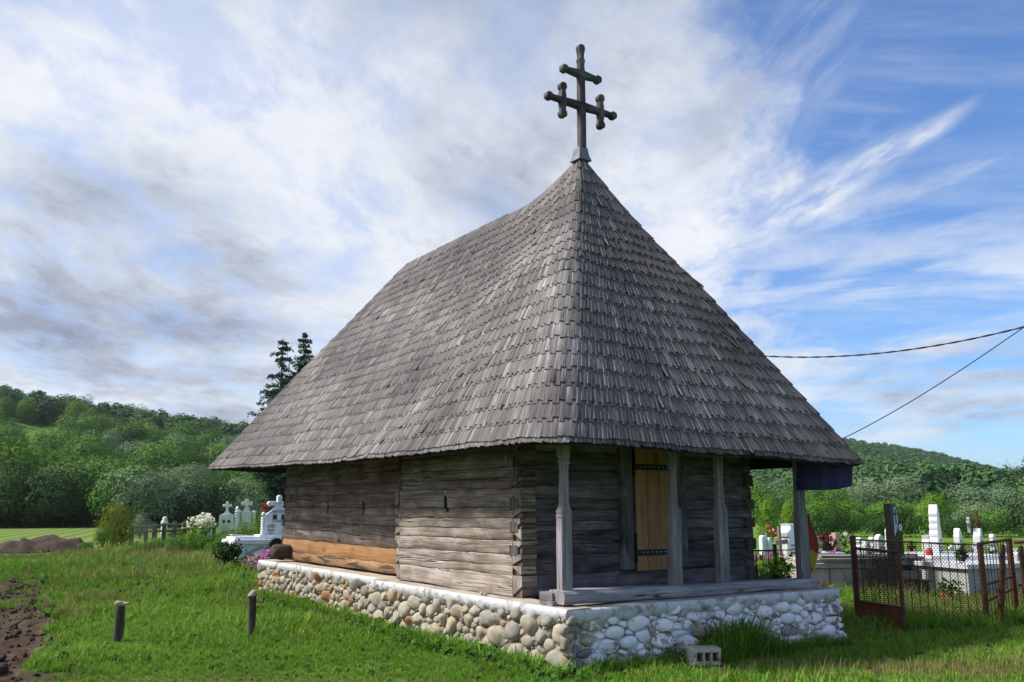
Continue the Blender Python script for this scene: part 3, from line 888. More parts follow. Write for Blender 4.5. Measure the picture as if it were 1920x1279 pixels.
# seams (z at the far end, z at the near end) read off the photograph
NAVE = [(.64, .625), (.838, .865), (.93, .968), (1.052, 1.092), (1.22, 1.235), (1.336, 1.366), (1.455, 1.482), (1.591, 1.60), (1.83, 1.815), (1.932, 1.935), (2.06, 2.05), (2.25, 2.24), (Z_TOP, Z_TOP)]
SANC = [(.645, .64), (.80, .79), (1.03, 1.0), (1.215, 1.17), (1.355, 1.32), (1.60, 1.60), (1.82, 1.80), (1.98, 1.96), (2.15, 2.14), (Z_TOP, Z_TOP)]
FRONT = [(.635, .64), (.86, .845), (1.07, 1.06), (1.19, 1.20), (1.33, 1.345), (1.445, 1.46), (1.575, 1.57), (1.70, 1.71), (1.87, 1.87), (2.02, 2.03), (2.24, 2.24), (Z_TOP, Z_TOP)]
def build_walls():
    core = MB()
    e = .28
    pl = [(U_N + e, V_F + e), (PW - U_N - e, V_F + e), (PW - U_N - e, V_S), (PW - U_S - .02, V_S), (PW - U_S - .02, V_E), (PW - 1.25, 10.0), (1.25, 10.0), (U_S + e, V_E), (U_S + e, V_S - .02), (U_N + e, V_S - .02)]
    core.prism([(x, -y) for x, y in pl], 1.84, Matrix(((1, 0, 0, 0), (0, 0, -1, 0), (0, 1, 0, ZP), (0, 0, 0, 1))))
    wall = core.build('wall', M['core'], church)
    # left nave wall
    mp = lambda s, o, z: (U_N - o, s, z)
    nt = len(NAVE) - 1
    for i in range(nt):
        (a1, a0), (b1, b0) = NAVE[i], NAVE[i + 1]
        notch = None
        if i == 6: notch = (2.685, 2.755, 'top', 1.545)      # lower half of the slit window
        if i == 7: notch = (2.715, 2.795, 'bottom', 1.735)
        s0 = V_F + .105
        s1 = V_S - .085
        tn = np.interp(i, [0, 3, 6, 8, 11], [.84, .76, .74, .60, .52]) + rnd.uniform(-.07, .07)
        o = log_mb(mp, s0, s1, a0, a1, b0, b1, i + 3, thick=.016 if notch else .16, notch=notch, tint=tn).build('log', M['log'], wall, True, 40)
    mp2 = lambda s, o, z: (U_S - o, s, z)
    for i in range(len(SANC) - 1):
        (a1, a0), (b1, b0) = SANC[i], SANC[i + 1]
        tn = np.interp(i, [0, 2, 4, 8], [.58, .58, .58, .50]) + rnd.uniform(-.06, .06)
        pieces = [None]
        m_ = M['new_log'] if i == 1 else M['bark_log'] if i == 0 else M['log']
        s1 = V_E + rnd.uniform(-.05, .04)
        if i == 4:      # carries the bottom of both slits
            o = log_two_notches(mp2, V_S + .0, s1, a0, a1, b0, b1, i + 31, [(5.895, 5.965), (7.365, 7.44)], 'top', 1.50, tn).build('log', m_, wall, True, 40)
        elif i == 5:
            o = log_two_notches(mp2, V_S + .0, s1, a0, a1, b0, b1, i + 31, [(5.895, 5.965), (7.365, 7.44)], 'bottom', 1.70, tn).build('log', m_, wall, True, 40)
        else:
            o = log_mb(mp2, V_S + .0, s1, a0, a1, b0, b1, i + 31, tint=tn, bulge=.012 if i in (0, 1, 2) else .006).build('log', m_, wall, True, 40)
            if i == 1: o['label'] = 'fresh orange replacement log'
            if i == 0: o['label'] = 'half peeled replacement log with dark bark'
    # slanting apse wall behind the sanctuary
    d = Vector((1.25 - U_S, 10.0 - V_E)).normalized(); nr = Vector((-d.y, d.x))
    mp3 = lambda s, o, z: (U_S + d.x * s + nr.x * o, V_E + d.y * s + nr.y * o, z)
    for i in range(len(SANC) - 1):
        (a1, a0), (b1, b0) = SANC[i], SANC[i + 1]
        log_mb(mp3, -.03 if i % 2 else .03, 1.3, a1 + .03, a1 + .03, b1 + .03, b1 + .03, i + 61, tint=.3).build('log', M['log'], wall, True, 40)
    # the short return between nave and sanctuary is closed by the core; right side of the nave
    mp5 = lambda s, o, z: (PW - U_N + o, s, z)
    for i in range(len(FRONT) - 1):
        a, b = FRONT[i][1], FRONT[i + 1][1]
        log_mb(mp5, V_F - (.0 if i % 2 else .05), V_S, a, a, b, b, i + 91, tint=.35).build('log', M['log'], wall, True, 40)
    # porch wall: logs stop at the door
    mp4 = lambda s, o, z: (s, V_F - o, z)
    DL, DR = 1.635, 2.70
    for i in range(len(FRONT) - 1):
        (a0, a1), (b0, b1) = FRONT[i], FRONT[i + 1]
        fz = lambda p, q, s: p + (q - p) * (s - U_N) / (3.79)
        tn = .5 + rnd.uniform(-.2, .2)
        if i == 0:
            log_mb(mp4, U_N + .02, PW - U_N + .02, a0, a1, b0, b1, i + 121, tint=tn).build('log', M['dark_log'], wall, True, 40)
        else:
            log_mb(mp4, U_N + (.03 if i % 2 else -.012), DL, a0, fz(a0, a1, DL), b0, fz(b0, b1, DL), i + 121, tint=tn).build('log', M['dark_log'], wall, True, 40)
            log_mb(mp4, DR, PW - U_N + (-.02 if i % 2 else .04), fz(a0, a1, DR), a1, fz(b0, b1, DR), b1, i + 151, tint=tn).build('log', M['dark_log'], wall, True, 40)
    # dovetailed corner joints: heads of the side logs and, in the gaps, the heads of the crossing logs
    def prism_vz(quad, u0, u1, t, nm='log_end'):
        mb = MB()
        a = [(u0 + rnd.uniform(-.008, .008), v, z) for v, z in quad]; b = [(u1, v, z) for v, z in quad]
        mb.rings([a, b], t=t)
        mb.build(nm, M['log'], wall)
    for (uc, va, vb, seams, sg) in ((U_N, V_F + .108, V_F - .07, NAVE, -1), (U_N, V_S - .088, V_S + .05, NAVE, 1), (U_S, V_J - .05, V_J + .03, SANC, 1)):
        for i in range(len(seams) - 1):
            k = 1 if sg < 0 else 0
            za, zb = seams[i][k], seams[i + 1][k]
            h = zb - za
            p, q = rnd.uniform(.0, .10), rnd.uniform(.45, .80)
            if uc == U_S: p, q = .05, rnd.uniform(.1, .3)
            if i % 3 == 1: p, q = q, p
            tn = np.interp(i, [0, 6, 11], [.72, .6, .25])
            vo = vb + sg * rnd.uniform(-.022, .012)
            prism_vz([(va, za + h * p + .004), (vo, za + h * q + .004), (vo, zb - .004), (va, zb - .004)], uc - .006, uc + .2, tn)
            prism_vz([(va, za + .003), (vb - sg * .014, za + .003), (vb - sg * .014, za + h * q - .004), (va, za + h * p - .004)], uc + rnd.uniform(.010, .032), uc + .2, tn * .55)
    # projecting rotten beam end low at the far corner
    mb = MB()
    rs = []
    for k, (s, hw) in enumerate(((-.05, .11), (.10, .13), (.22, .135), (.31, .12), (.33, .08))):
        c = Vector((U_S - .02 - s, V_J + .14, .80))
        rs.append([c + Vector((rnd.uniform(-.01, .01), math.cos(a) * hw * 1.15, math.sin(a) * hw * 1.1)) * (1 + rnd.uniform(-.06, .06)) if False else c + Vector((rnd.uniform(-.012, .012), math.cos(a) * hw * 1.2 * (1 + rnd.uniform(-.07, .07)), math.sin(a) * hw * 1.05)) for a in np.linspace(0, 2 * math.pi, 11)[:-1]])
    mb.rings(rs, t=.05)
    mb.build('beam_end', M['fence_wood'], wall, True, 50)
    # chalk figure on an upper log
    cu = bpy.data.curves.new('chalk_number', 'FONT'); cu.body = '5'; cu.size = .10; cu.extrude = .001; cu.shear = .15
    cu.materials.append(M['chalk'])
    t = mesh_text('chalk_number', cu, wall)
    t.matrix_local = Matrix(((0, 0, -1, U_N - .036), (-1, 0, 0, 1.36), (0, 1, 0, 2.11), (0, 0, 0, 1)))
def log_two_notches(mapf, s0, s1, zb0, zb1, zt0, zt1, seed, spans, side, zc, tint):
    """a log cut by two slits: built like log_mb with abrupt stations"""
    mb = MB()
    ss = list(np.linspace(s0, s1, int((s1 - s0) / .16)))
    for a, b in spans:
        ss += [a - .0015, a + .0015, b - .0015, b + .0015]
    ss = sorted(ss)
    thick, bulge = .016, .006
    uo = (seed * 1.37 % 9, seed * 2.11 % 9)
    rings = []
    for s in ss:
        k = (s - s0) / (s1 - s0)
        zb = zb0 + (zb1 - zb0) * k + fbm(s * 1.7, seed * 3.1, 0, 1, 3) * .014 + .004
        zt = zt0 + (zt1 - zt0) * k + fbm(s * 1.7, seed * 3.1 + 3.1, 0, 1, 3) * .014 - .004
        if any(a < s < b for a, b in spans):
            if side == 'bottom': zb = max(zb, zc)
            else: zt = min(zt, zc)
        h = zt - zb
        e = fbm(s * 2.3, seed * 5.7, 4, 1, 3) * .012
        rings.append([(s, o + (e if o > -.05 else 0), zb + h * a) for a, o in ((0, -thick), (0, -.007), (.05, .0), (.38, bulge), (.68, bulge * .8), (.96, .001), (1, -.006), (1, -thick))])
    nn = 8
    for r_ in rings:
        for s, o, z in r_: mb.v.append(mapf(s, o, z))
    for i in range(len(rings) - 1):
        for j in range(nn):
            k2 = (j + 1) % nn
            uv = [(rings[ii][jj][2] - rings[0][0][2] + uo[0], rings[ii][jj][0] + uo[1]) for ii, jj in ((i, j), (i, k2), (i + 1, k2), (i + 1, j))]
            mb.face((i * nn + j, i * nn + k2, (i + 1) * nn + k2, (i + 1) * nn + j), uv, tint)
    for i, rev in ((0, True), (len(rings) - 1, False)):
        idx = [i * nn + j for j in range(nn)]
        if rev: idx.reverse()
        mb.face(tuple(idx), [(0, 0)] * nn, tint)
    return mb
build_walls()

# ---- door -------------------------------------------------------
def build_door():
    d = MB()
    d.box((2.17, V_F + .06, 1.60), (1.02, .06, 1.62), t=.3)       # dark board behind the leaf
    door = d.build('door', M['dark_log'], church)
    xs = [1.865, 2.02, 2.045, 2.23, 2.37, 2.50]
    edges = [(1.865, 2.035), (2.039, 2.071), (2.075, 2.245), (2.249, 2.385), (2.389, 2.50)]
    for k, (a, b) in enumerate(edges):
        mb = MB()
        mb.box(((a + b) / 2, V_F - .055 - (.006 if k == 1 else 0), .855 + .765), (b - a, .035, 1.53), t=.35 + .4 * rnd.random())
        mb.build('door_plank', M['door'], door)
    for z in (1.065, 2.085):
        mb = MB()
        mb.box((2.16, V_F - .078, z), (.66, .008, .072), m=0)
        mb.box((1.838, V_F - .06, z + .06), (.022, .05, .34), m=0)
        for k in range(8):
            c = Vector((1.945 + k * .072, V_F - .083, z + .004))
            mb.lathe([(.0095, 0), (.009, .003), (.005, .006)], n=8, m=1)
            for q in range(len(mb.v) - 24, len(mb.v)):
                x, y, zz = mb.v[q]
                mb.v[q] = (c.x + x, c.y - zz, c.z + y)
        mb.build('hinge_strap', [M['iron'], M['rivet']], door)
    mb = MB()
    mb.box((1.725, V_F - .012, .875 + .78), (.165, .12, 1.56), t=.45)
    mb.box((1.823, V_F - .004, .875 + .78), (.026, .10, 1.56), t=.3)
    mb.build('door_jamb', M['dark_log'], door)
    mb = MB()
    mb.box((2.62, V_F - .012, .875 + .78), (.165, .12, 1.56), t=.45)
    mb.build('door_jamb', M['dark_log'], door)
build_door()

# ---- porch ------------------------------------------------------
def build_porch():
    def sq(cu_, cv_, hw, z, ch=.012, dr=1.0):
        p = []
        hv = hw * dr
        for sx, sy in ((-1, -1), (1, -1), (1, 1), (-1, 1)):
            if sx * sy > 0: q = ((sx * hw, sy * (hv - ch)), (sx * (hw - ch), sy * hv))
            else: q = ((sx * (hw - ch), sy * hv), (sx * hw, sy * (hv - ch)))
            p += [(cu_ + a, cv_ + b, z) for a, b in q]
        return p
    for k, (uc, vc) in enumerate(((.187, .284), (1.722, .280), (2.470, .280), (3.907, .282))):
        z0 = .765 - (.0 if k == 0 else .03 * k * .7)
        mb = MB()
        prof = [(.095, z0), (.096, z0 + .4), (.094, 1.495), (.100, 1.50), (.101, 1.515), (.094, 1.522), (.094, 1.538), (.100, 1.545), (.099, 1.56), (.086, 1.585), (.070, 1.615), (.064, 1.65), (.060, 1.80), (.058, 1.98),
                (.060, 2.02), (.070, 2.045), (.078, 2.065), (.079, 2.08), (.066, 2.085), (.066, 2.10), (.082, 2.105), (.083, 2.125), (.088, 2.24), (.088, 2.32)]
        if k == 3: prof = [(.100, z0), (.100, 1.495), (.104, 1.50), (.104, 1.53), (.088, 1.56), (.082, 1.62), (.080, 2.32)]
        rings = []
        for hw, z in prof:
            hw = min(hw, .066) if k > 0 and z > 1.9 else hw; hw *= (.70, .80, .84, .86)[k]; x = uc + fbm(z * 1.1, k * 3, 0, 1, 2) * .006
            rings.append(sq(x, vc, hw, z, hw * .10, (.78, .62, .60, .58)[k]))
        mb.rings(rings, t=.62 if k == 0 else .42)
        mb.build('porch_post', M['post'], church)
    # sill beam along the front, crooked
    mb = MB()
    rs = []
    for i, u in enumerate(np.linspace(.075, 3.995, 34)):
        zb = np.interp(u, [0, 1.9, 2.9, 4], [.645, .632, .630, .622]) + (.018 * math.exp(-((u - 3.1) / .22) ** 2)) + fbm(u * 1.4, 2, 0, 1, 2) * .006
        zt = np.interp(u, [0, 1.0, 1.9, 4], [.775, .765, .748, .732]) + fbm(u * 1.6, 7, 0, 1, 3) * .012
        o = fbm(u * 1.2, 5, 0, 1, 2) * .010
        vf, vb = .150 + o, .40
        rs.append([(u, vf + .012, zb), (u, vb, zb), (u, vb, zt), (u, vf + .025, zt), (u, vf - .004, zt - .03), (u, vf - .008, (zb + zt) / 2), (u, vf, zb + .02)])
    mb.rings(rs, t=.6)
    mb.build('sill_beam', M['sill'], church)
    mb = MB()
    mb.box((.125, .42, .69), (.16, .22, .12), t=.35)
    mb.box((.06, .325, .645), (.07, .10, .045), t=.55)
    mb.build('beam_stub', M['post'], church)
    # beam carrying the rafters over the posts, and side ties
    mb = MB()
    mb.box((2.08, .30, 2.40), (4.3, .14, .15), t=.3)
    mb.build('porch_plate', M['dark_log'], church)
    for u in (.24, 3.92):
        mb = MB()
        mb.box((u, .72, 2.385), (.14, 1.3, .14), t=.3)
        mb.build('tie_beam', M['dark_log'], church)
build_porch()

# ---- roof -------------------------------------------------------
UC, VA, VR = 2.10, 2.33, 7.83
def zr(v): return 6.25 + .36 * np.clip((3.75 - v) / 1.42, 0, 1) ** 1.5
def eave_curve():
    L, F, Rr, B, rf, r = -.40, -.27, 4.55, 11.85, .38, .20
    pts = []
    def arc(cu_, cv_, rr, a0, a1, n=12):
        for a in np.linspace(a0, a1, n): pts.append((cu_ + rr * math.cos(a), cv_ + rr * math.sin(a)))
    arc(L + r * 1.5, B - r * 1.5, r * 1.5, math.pi / 2, math.pi); arc(L + rf, F + rf, rf, math.pi, 1.5 * math.pi); arc(Rr - r, F + r, r, 1.5 * math.pi, 2 * math.pi); arc(Rr - 1.5 * r, B - 1.5 * r, 1.5 * r, 0, math.pi / 2)
    pts.append(pts[0])
    pts = np.array(pts)
    d = np.r_[0, np.cumsum(np.hypot(*np.diff(pts, axis=0).T))]
    s = np.linspace(0, d[-1], 900)
    return np.c_[np.interp(s, d, pts[:, 0]), np.interp(s, d, pts[:, 1])]
EV = eave_curve()
def ze(u, v):
    zl = np.interp(v, [-.3, 5, 8, 11.85], [2.28, 2.285, 2.34, 2.43]); z2 = np.interp(v, [-.3, 11.2], [2.185, 2.36])
    k = np.clip((u + .1) / 4.4, 0, 1)
    return zl * (1 - k) + z2 * k + .006 * np.sin(u * 3.1 + v * 2.3) + .004 * np.sin(v * 7)
EZ = ze(EV[:, 0], EV[:, 1])
TV = np.clip(EV[:, 1], VA, VR)
TP = np.c_[np.full(len(EV), UC), TV, zr(TV)]
EP = np.c_[EV, EZ]
NEARAP = np.exp(-((TV - VA) / .8) ** 2)
def roof_curve(t, drop=0.0):
    S = EP * (1 - t) + TP * t
    S = S.copy()
    S[:, 2] -= .11 * math.sin(math.pi * min(1, max(0, (t - .55) / .45))) * NEARAP
    S[:, 2] += (np.sin(EV[:, 0] * 2.2 + EV[:, 1] * 1.6 + t * 5) * .012 + np.sin(EV[:, 1] * .9 + t * 9) * .012) * math.sin(math.pi * min(1, max(0, t)))   # old, slightly wavy slopes
    return S
def build_roof():
    # boarded shell under the shingles
    mb = MB()
    ts = np.linspace(0.0, .995, 15)
    n = len(EP) - 1
    idx = np.arange(0, n, 6)
    rings = []
    for t in ts:
        S = roof_curve(t)[idx]
        c = np.array([UC, 4, 0]); q = S.copy()
        q[:, 2] -= .045
        rings.append([tuple(p) for p in q])
    mb.rings(rings, caps=False)
    inner = [[(p[0] * .995 + UC * .005, p[1], p[2] - .03) for p in r_] for r_ in rings]
    mb.rings([r_[::-1] for r_ in inner], caps=False)
    roof = mb.build('roof', M['deck'], church, True, 30)
    # ceiling boards closing the eaves between roof edge and walls
    mb = MB()
    e = .06
    mb.box((UC, 5.55, 2.50), (4.1, 9.6, .03), t=.2)
    mb.build('soffit', M['deck'], roof)
    NR = 22
    items = []
    for r_ in range(-1, NR):
        t0 = max(-.006, r_ / NR * .985) if r_ >= 0 else -.010
        step = .985 / NR
        t1 = t0 + step * (1.28 if r_ >= 0 else .6)
        A, B = roof_curve(t0), roof_curve(min(1.0, t1))
        if t1 > 1.0: B = roof_curve(.999)
        C = roof_curve(min(1.0, t0 + .03))
        seg = np.hypot(np.hypot(*np.diff(A[:, :2], axis=0).T), np.diff(A[:, 2]))
        d = np.r_[0, np.cumsum(seg)]
        L = d[-1]
        pos = rnd.random() * .05
        alt = 0
        while pos < L - .02:
            w = rnd.uniform(.042, .070)
            items.append((r_, t0, t1, pos, min(w, L - pos), d, A, B, alt))
            alt ^= 1
            pos += w
    out = []
    for (r_, t0, t1, pos, w, d, A, B, alt) in items:
        p = lambda arr, s: np.array([np.interp(s, d, arr[:, k]) for k in range(3)])
        a0, a1 = p(A, pos + .0004), p(A, pos + w - .0004)
        b0, b1 = p(B, pos + .0004), p(B, pos + w - .0004)
        up = (b0 + b1 - a0 - a1) / 2
        ln = np.linalg.norm(up)
        if ln < 1e-4: continue
        up /= ln
        ac = a1 - a0
        nr = np.cross(ac, up); nr /= max(1e-9, np.linalg.norm(nr))
        cen = (a0 + a1) / 2 - np.array([UC, np.clip((a0[1] + a1[1]) / 2, VA, VR), 3.0])
        if np.dot(nr, cen) < 0: nr = -nr
        ext = rnd.uniform(-.012, .012) + (.040 if alt else -.006) + (rnd.random() < .03) * rnd.uniform(-.05, .03)
        if r_ <= 0: ext = rnd.uniform(-.008, .014)
        th = .016
        lift0 = .024 + rnd.uniform(0, .008); lift1 = .017 + rnd.uniform(-.003, .004)
        if rnd.random() < .012: lift0 += .03; lift1 += .02
        if r_ < 0: lift0 -= .018; lift1 -= .018
        q0, q1 = a0 - up * ext, a1 - up * (ext + rnd.uniform(-.006, .006))
        V = [q0 + nr * lift0, q1 + nr * lift1, b1 + nr * .004, b0 + nr * .004,
             q0 + nr * (lift0 - th), q1 + nr * (lift1 - th), b1 - nr * .012, b0 - nr * .012]
        fu, fv = rnd.random() * 20, rnd.random() * 20
        wl = np.linalg.norm(ac)
        uv4 = [(fu, fv), (fu + wl, fv), (fu + wl, fv + ln), (fu, fv + ln)]
        c = (V[0] + V[2]) / 2
        cwp = np.array(cw(c[0], c[1], c[2]))
        nw = np.array([nr[0] * math.cos(CH_A) - nr[1] * math.sin(CH_A), nr[0] * math.sin(CH_A) + nr[1] * math.cos(CH_A), nr[2]])
        vd = np.array([0, 0, CAM_H]) - cwp
        dist = np.linalg.norm(vd)
        face_ = np.dot(nw, vd) / dist
        vis = max(0, face_) * wl * .23 / dist ** 2
        t_ = .5 + (mnoise.noise(Vector((c[0] * .9, c[1] * .9, c[2] * .9))) * .30) + rnd.gauss(0, .085)
        if rnd.random() < .05: t_ += .18
        out.append((vis, V, uv4, min(1, max(0, t_)), nr))
    out.sort(key=lambda q: -q[0])
    def add(mb, V, uv4, t_, nr):
        b = len(mb.v)
        flip = np.dot(np.cross(V[1] - V[0], V[2] - V[1]), nr) < 0
        mb.v.extend([tuple(p) for p in V])
        (u0, v0), (u1, v1) = uv4[0], uv4[2]
        Fs = [((0, 1, 2, 3), uv4), ((4, 7, 6, 5), uv4), ((0, 4, 5, 1), [(u0, v0), (u0, v0 + .01), (u1, v0 + .01), (u1, v0)]), ((1, 5, 6, 2), [(u1, v0), (u1 + .01, v0), (u1 + .01, v1), (u1, v1)]), ((0, 3, 7, 4), [(u0, v0), (u0, v1), (u0 + .01, v1), (u0 + .01, v0)])]
        for f, uv in Fs:
            if flip: f, uv = f[::-1], uv[::-1]
            mb.face(tuple(b + k for k in f), uv, t_)
    for it in out[:300]:
        mb = MB(); add(mb, *it[1:]); mb.build('shingle', M['shingle'], roof)
    mb = MB()
    for it in out[300:]: add(mb, *it[1:])
    o = mb.build('upper_shingles', M['shingle'], roof); o['kind'] = 'stuff'
    # ridge row, lapping the far slope
    mb = MB()
    for v in np.arange(4.3, VR, .085):
        z = float(zr(v)) + .03
        mb.box((UC - .035, v, z - .085), (.17, .082, .016), Matrix.Rotation(R(58 - 90 + rnd.uniform(-3, 3)) * -1 + R(90), 3, 'Y') if False else Matrix.Rotation(R(-56 + rnd.uniform(-3, 3)), 3, 'Y'), t=rnd.random() * .5 + .2)
    o = mb.build('ridge_shingles', M['shingle'], roof); o['kind'] = 'stuff'
    # rafter tails under the eaves
    for k, v in enumerate(np.arange(.3, 11.3, .9)):
        mb = MB(); mb.box((.12, v, 2.50 + (0 if v < 5 else .03)), (.80, .09, .09), Matrix.Rotation(R(-24), 3, 'Y'), t=.2); mb.build('rafter', M['deck'], roof)
    for k, u in enumerate(np.arange(.3, 4.3, .8)):
        mb = MB(); mb.box((u, .22, 2.49), (.09, .70, .09), Matrix.Rotation(R(22), 3, 'X'), t=.2); mb.build('rafter', M['deck'], roof)
    # zinc collar at the peak
    mb = MB()
    def ring(z, a, b):
        return [(UC - a, VA - b, z), (UC + a, VA - b, z), (UC + a, VA + b, z), (UC - a, VA + b, z)]
    mb.rings([ring(6.50, .115, .115), ring(6.58, .088, .088), ring(6.68, .075, .075), ring(6.70, .070, .070)], caps=True)
    mb.build('peak_flashing', M['zinc'], roof)
build_roof()

# ---- cross on the peak -----------------------------------------
def build_cross():
    root = bpy.data.objects.new('roof_cross', None)
    COL.objects.link(root); root.parent = church
    root.location = (UC + .01, VA - .02, 6.62)
    D = .058     # half depth
    def bar(name, ax, cx_, cz, prof, dep=D, yoff=0.0):
        """prof: list of (position along, half width)"""
        mb = MB()
        rs = []
        for s, hw in prof:
            hw = hw * .88
            dd = dep * .9 * (.75 + .25 * min(1, hw / .05))
            ch = hw * .3
            P = []
            for a, b in ((-hw, -dd + ch), (-hw + ch, -dd), (hw - ch, -dd), (hw, -dd + ch), (hw, dd - ch), (hw - ch, dd), (-hw + ch, dd), (-hw, dd - ch)):
                P.append((cx_ + s, b + yoff, cz + a) if ax == 'x' else (cx_ + a, b + yoff, cz + s))
            if ax == 'x': P = P[::-1]
            rs.append(P)
        mb.rings(rs, t=.4)
        mb.build(name, M['cross'], root, True, 35)
    knob = lambda e, sg: [(e - sg * .115, .036), (e - sg * .10, .043), (e - sg * .085, .062), (e - sg * .055, .072), (e - sg * .025, .062), (e - sg * .005, .040), (e, .016)]
    # upright
    bar('upright', 'z', 0, 0, [(0, .062), (.55, .066), (.68, .068), (.76, .072), (.80, .062), (1.10, .056), (1.18, .064), (1.25, .066), (1.33, .050), (1.40, .046), (1.435, .062), (1.455, .064), (1.475, .048), (1.52, .040), (1.56, .046)] + knob(1.70, 1)[2:])
    for z, half in ((1.235, .365), (.735, .645)):
        pr = [(-p, w) for p, w in reversed(knob(half, 1))] + [(-half * .6, .042), (-half * .3, .055), (0, .068), (half * .3, .055), (half * .6, .042)] + knob(half, 1)
        bar('cross_arm', 'x', 0, z, pr, D * 1.03)
    for x in (-.345, .355):
        pr = [(-.26 + .26 - p, w) for p, w in reversed(knob(.265, 1))] + [(-.08, .050), (0, .056), (.08, .050)] + knob(.265, 1)
        bar('side_bar', 'z', x, .735, pr, D * 1.06)
build_cross()

# ---- cloths at the right porch post ----------------------------
def build_cloths():
    # dark blue cloth hanging from the eave
    nu, nv = 26, 9
    mb = MB()
    for i in range(nu + 1):
        for j in range(nv + 1):
            k, l = i / nu, j / nv
            if k < .12:      # turned corner round the post plate
                p = Vector((3.80 + k * 1.2, .20 - k * 2.2, 0))
            else:
                p = Vector((3.80 + .144 + (k - .12) * .47 / .88, -.064 - (k - .12) * .10, 0))
            off = math.sin(k * 17 + l * 2.2) * .020 * (.3 + l) + math.sin(k * 6 + l) * .018
            sag = .018 * math.sin(k * math.pi) + .03 * (1 - k) * l
            z = 2.17 - l * (.33 - .03 * k) - sag * l
            mb.v.append((p.x + off * .3, p.y + off, z))
    for i in range(nu):
        for j in range(nv):
            q = i * (nv + 1) + j
            mb.face((q, q + 1, q + nv + 2, q + nv + 1), [(i / nu, 1 - j / nv), (i / nu, 1 - (j + 1) / nv), ((i + 1) / nu, 1 - (j + 1) / nv), ((i + 1) / nu, 1 - j / nv)])
    o = mb.build('banner_cloth', M['blue_cloth'], None, True)
    o.location = CH_O; o.rotation_euler = (0, 0, CH_A)
    mod = o.modifiers.new('thick', 'SOLIDIFY'); mod.thickness = .004
    tag(o, 'dark blue cloth hanging from the eave at the right end of the porch', 'cloth')
    # red and yellow cloth tied behind the right post, drooping
    mb = MB()
    nu, nv = 10, 20
    for i in range(nu + 1):
        for j in range(nv + 1):
            k, l = i / nu, j / nv
            wid = .02 + .17 * math.sin(min(1, l / .55) * math.pi / 2) * (1 - max(0, (l - .55) / .45) ** 1.3 * .85)
            x = 4.0 + k * wid
            y = .24 + math.sin(k * 9 + l * 2) * .018 + .02 * k
            z = 1.535 - l * .68 - k * .06
            mb.v.append((x, y, z))
    for i in range(nu):
        for j in range(nv):
            q = i * (nv + 1) + j
            mb.face((q, q + 1, q + nv + 2, q + nv + 1), [(i / nu, 1 - j / nv), (i / nu, 1 - (j + 1) / nv), ((i + 1) / nu, 1 - (j + 1) / nv), ((i + 1) / nu, 1 - j / nv)])
    o = mb.build('flag_cloth', M['red_cloth'], None, True)
    o.location = CH_O; o.rotation_euler = (0, 0, CH_A)
    mod = o.modifiers.new('thick', 'SOLIDIFY'); mod.thickness = .004
    tag(o, 'drooping red and yellow cloth tied to the right porch post', 'flag')
build_cloths()

# ================================================================== FOLIAGE MESHES
def leaf_mesh(name, P, N, size, mats, tint, aspect=.7, jit=.30, smooth=False):
    """P leaf centres, N preferred normals; each leaf a bent quad"""
    n = len(P)
    Nn = N + rng.normal(size=(n, 3)) * jit
    Nn /= np.maximum(1e-6, np.linalg.norm(Nn, axis=1, keepdims=True))
    A = np.cross(Nn, rng.normal(size=(n, 3)))
    A /= np.maximum(1e-6, np.linalg.norm(A, axis=1, keepdims=True))
    B = np.cross(Nn, A)
    s = np.asarray(size) * rng.uniform(.65, 1.35, n)
    a, b = A * s[:, None], B * (s * aspect)[:, None]
    V = np.stack([P - a, P - b * .9 - Nn * (s * .12)[:, None], P + a, P + b * .9 - Nn * (s * .12)[:, None]], 1).reshape(-1, 3)
    F = np.arange(4 * n).reshape(n, 4)
    me = bpy.data.meshes.new(name)
    me.vertices.add(4 * n); me.loops.add(4 * n); me.polygons.add(n)
    me.vertices.foreach_set('co', V.ravel().astype(np.float32))
    me.loops.foreach_set('vertex_index', F.ravel().astype(np.int32))
    me.polygons.foreach_set('loop_start', (np.arange(n) * 4).astype(np.int32))
    me.update(calc_edges=True)
    at_ = me.attributes.new('tint', 'FLOAT', 'FACE'); at_.data.foreach_set('value', np.clip(tint, 0, 1).astype(np.float32))
    me.materials.append(mats)
    return me
def crown_points(n, lobes, g, rx=.5, rz=.42, cz=.58, top=.0, lob=(.16, .27), low=.0):
    """unit-height crown: lobes spread through an ellipsoid, leaves on the lobes' shells"""
    L = []
    for _ in range(lobes):
        d = g.normal(size=3); d /= np.linalg.norm(d)
        r = g.uniform(.35, .85)
        c = np.array([d[0] * rx * r, d[1] * rx * r, cz + d[2] * rz * r])
        L.append((c, g.uniform(*lob), g.uniform(.25, .75)))
    w = np.array([q[1] ** 2 for q in L]); w /= w.sum()
    k = g.choice(len(L), n, p=w)
    D = g.normal(size=(n, 3)); D /= np.linalg.norm(D, axis=1, keepdims=True)
    rad = g.uniform(.55, 1.08, n) ** .6
    C = np.array([q[0] for q in L])[k]; rr = np.array([q[1] for q in L])[k]; tt = np.array([q[2] for q in L])[k]
    P = C + D * (rr * rad)[:, None] * np.array([1, 1, .82])
    keep = P[:, 2] > low
    O = P - np.array([0, 0, cz * .8]); O /= np.maximum(1e-6, np.linalg.norm(O, axis=1, keepdims=True))
    N = O * .75 + D * .55 + np.array([0, 0, .15])
    tint = tt * .5 + g.uniform(0, .5, n)
    return P[keep], N[keep], tint[keep]
def broad_crown(name, n, lobes, m, seed, size=.030, **kw):
    g = np.random.default_rng(seed)
    P, N, t = crown_points(n, lobes, g, **kw)
    return leaf_mesh(name, P, N, size, m, t)
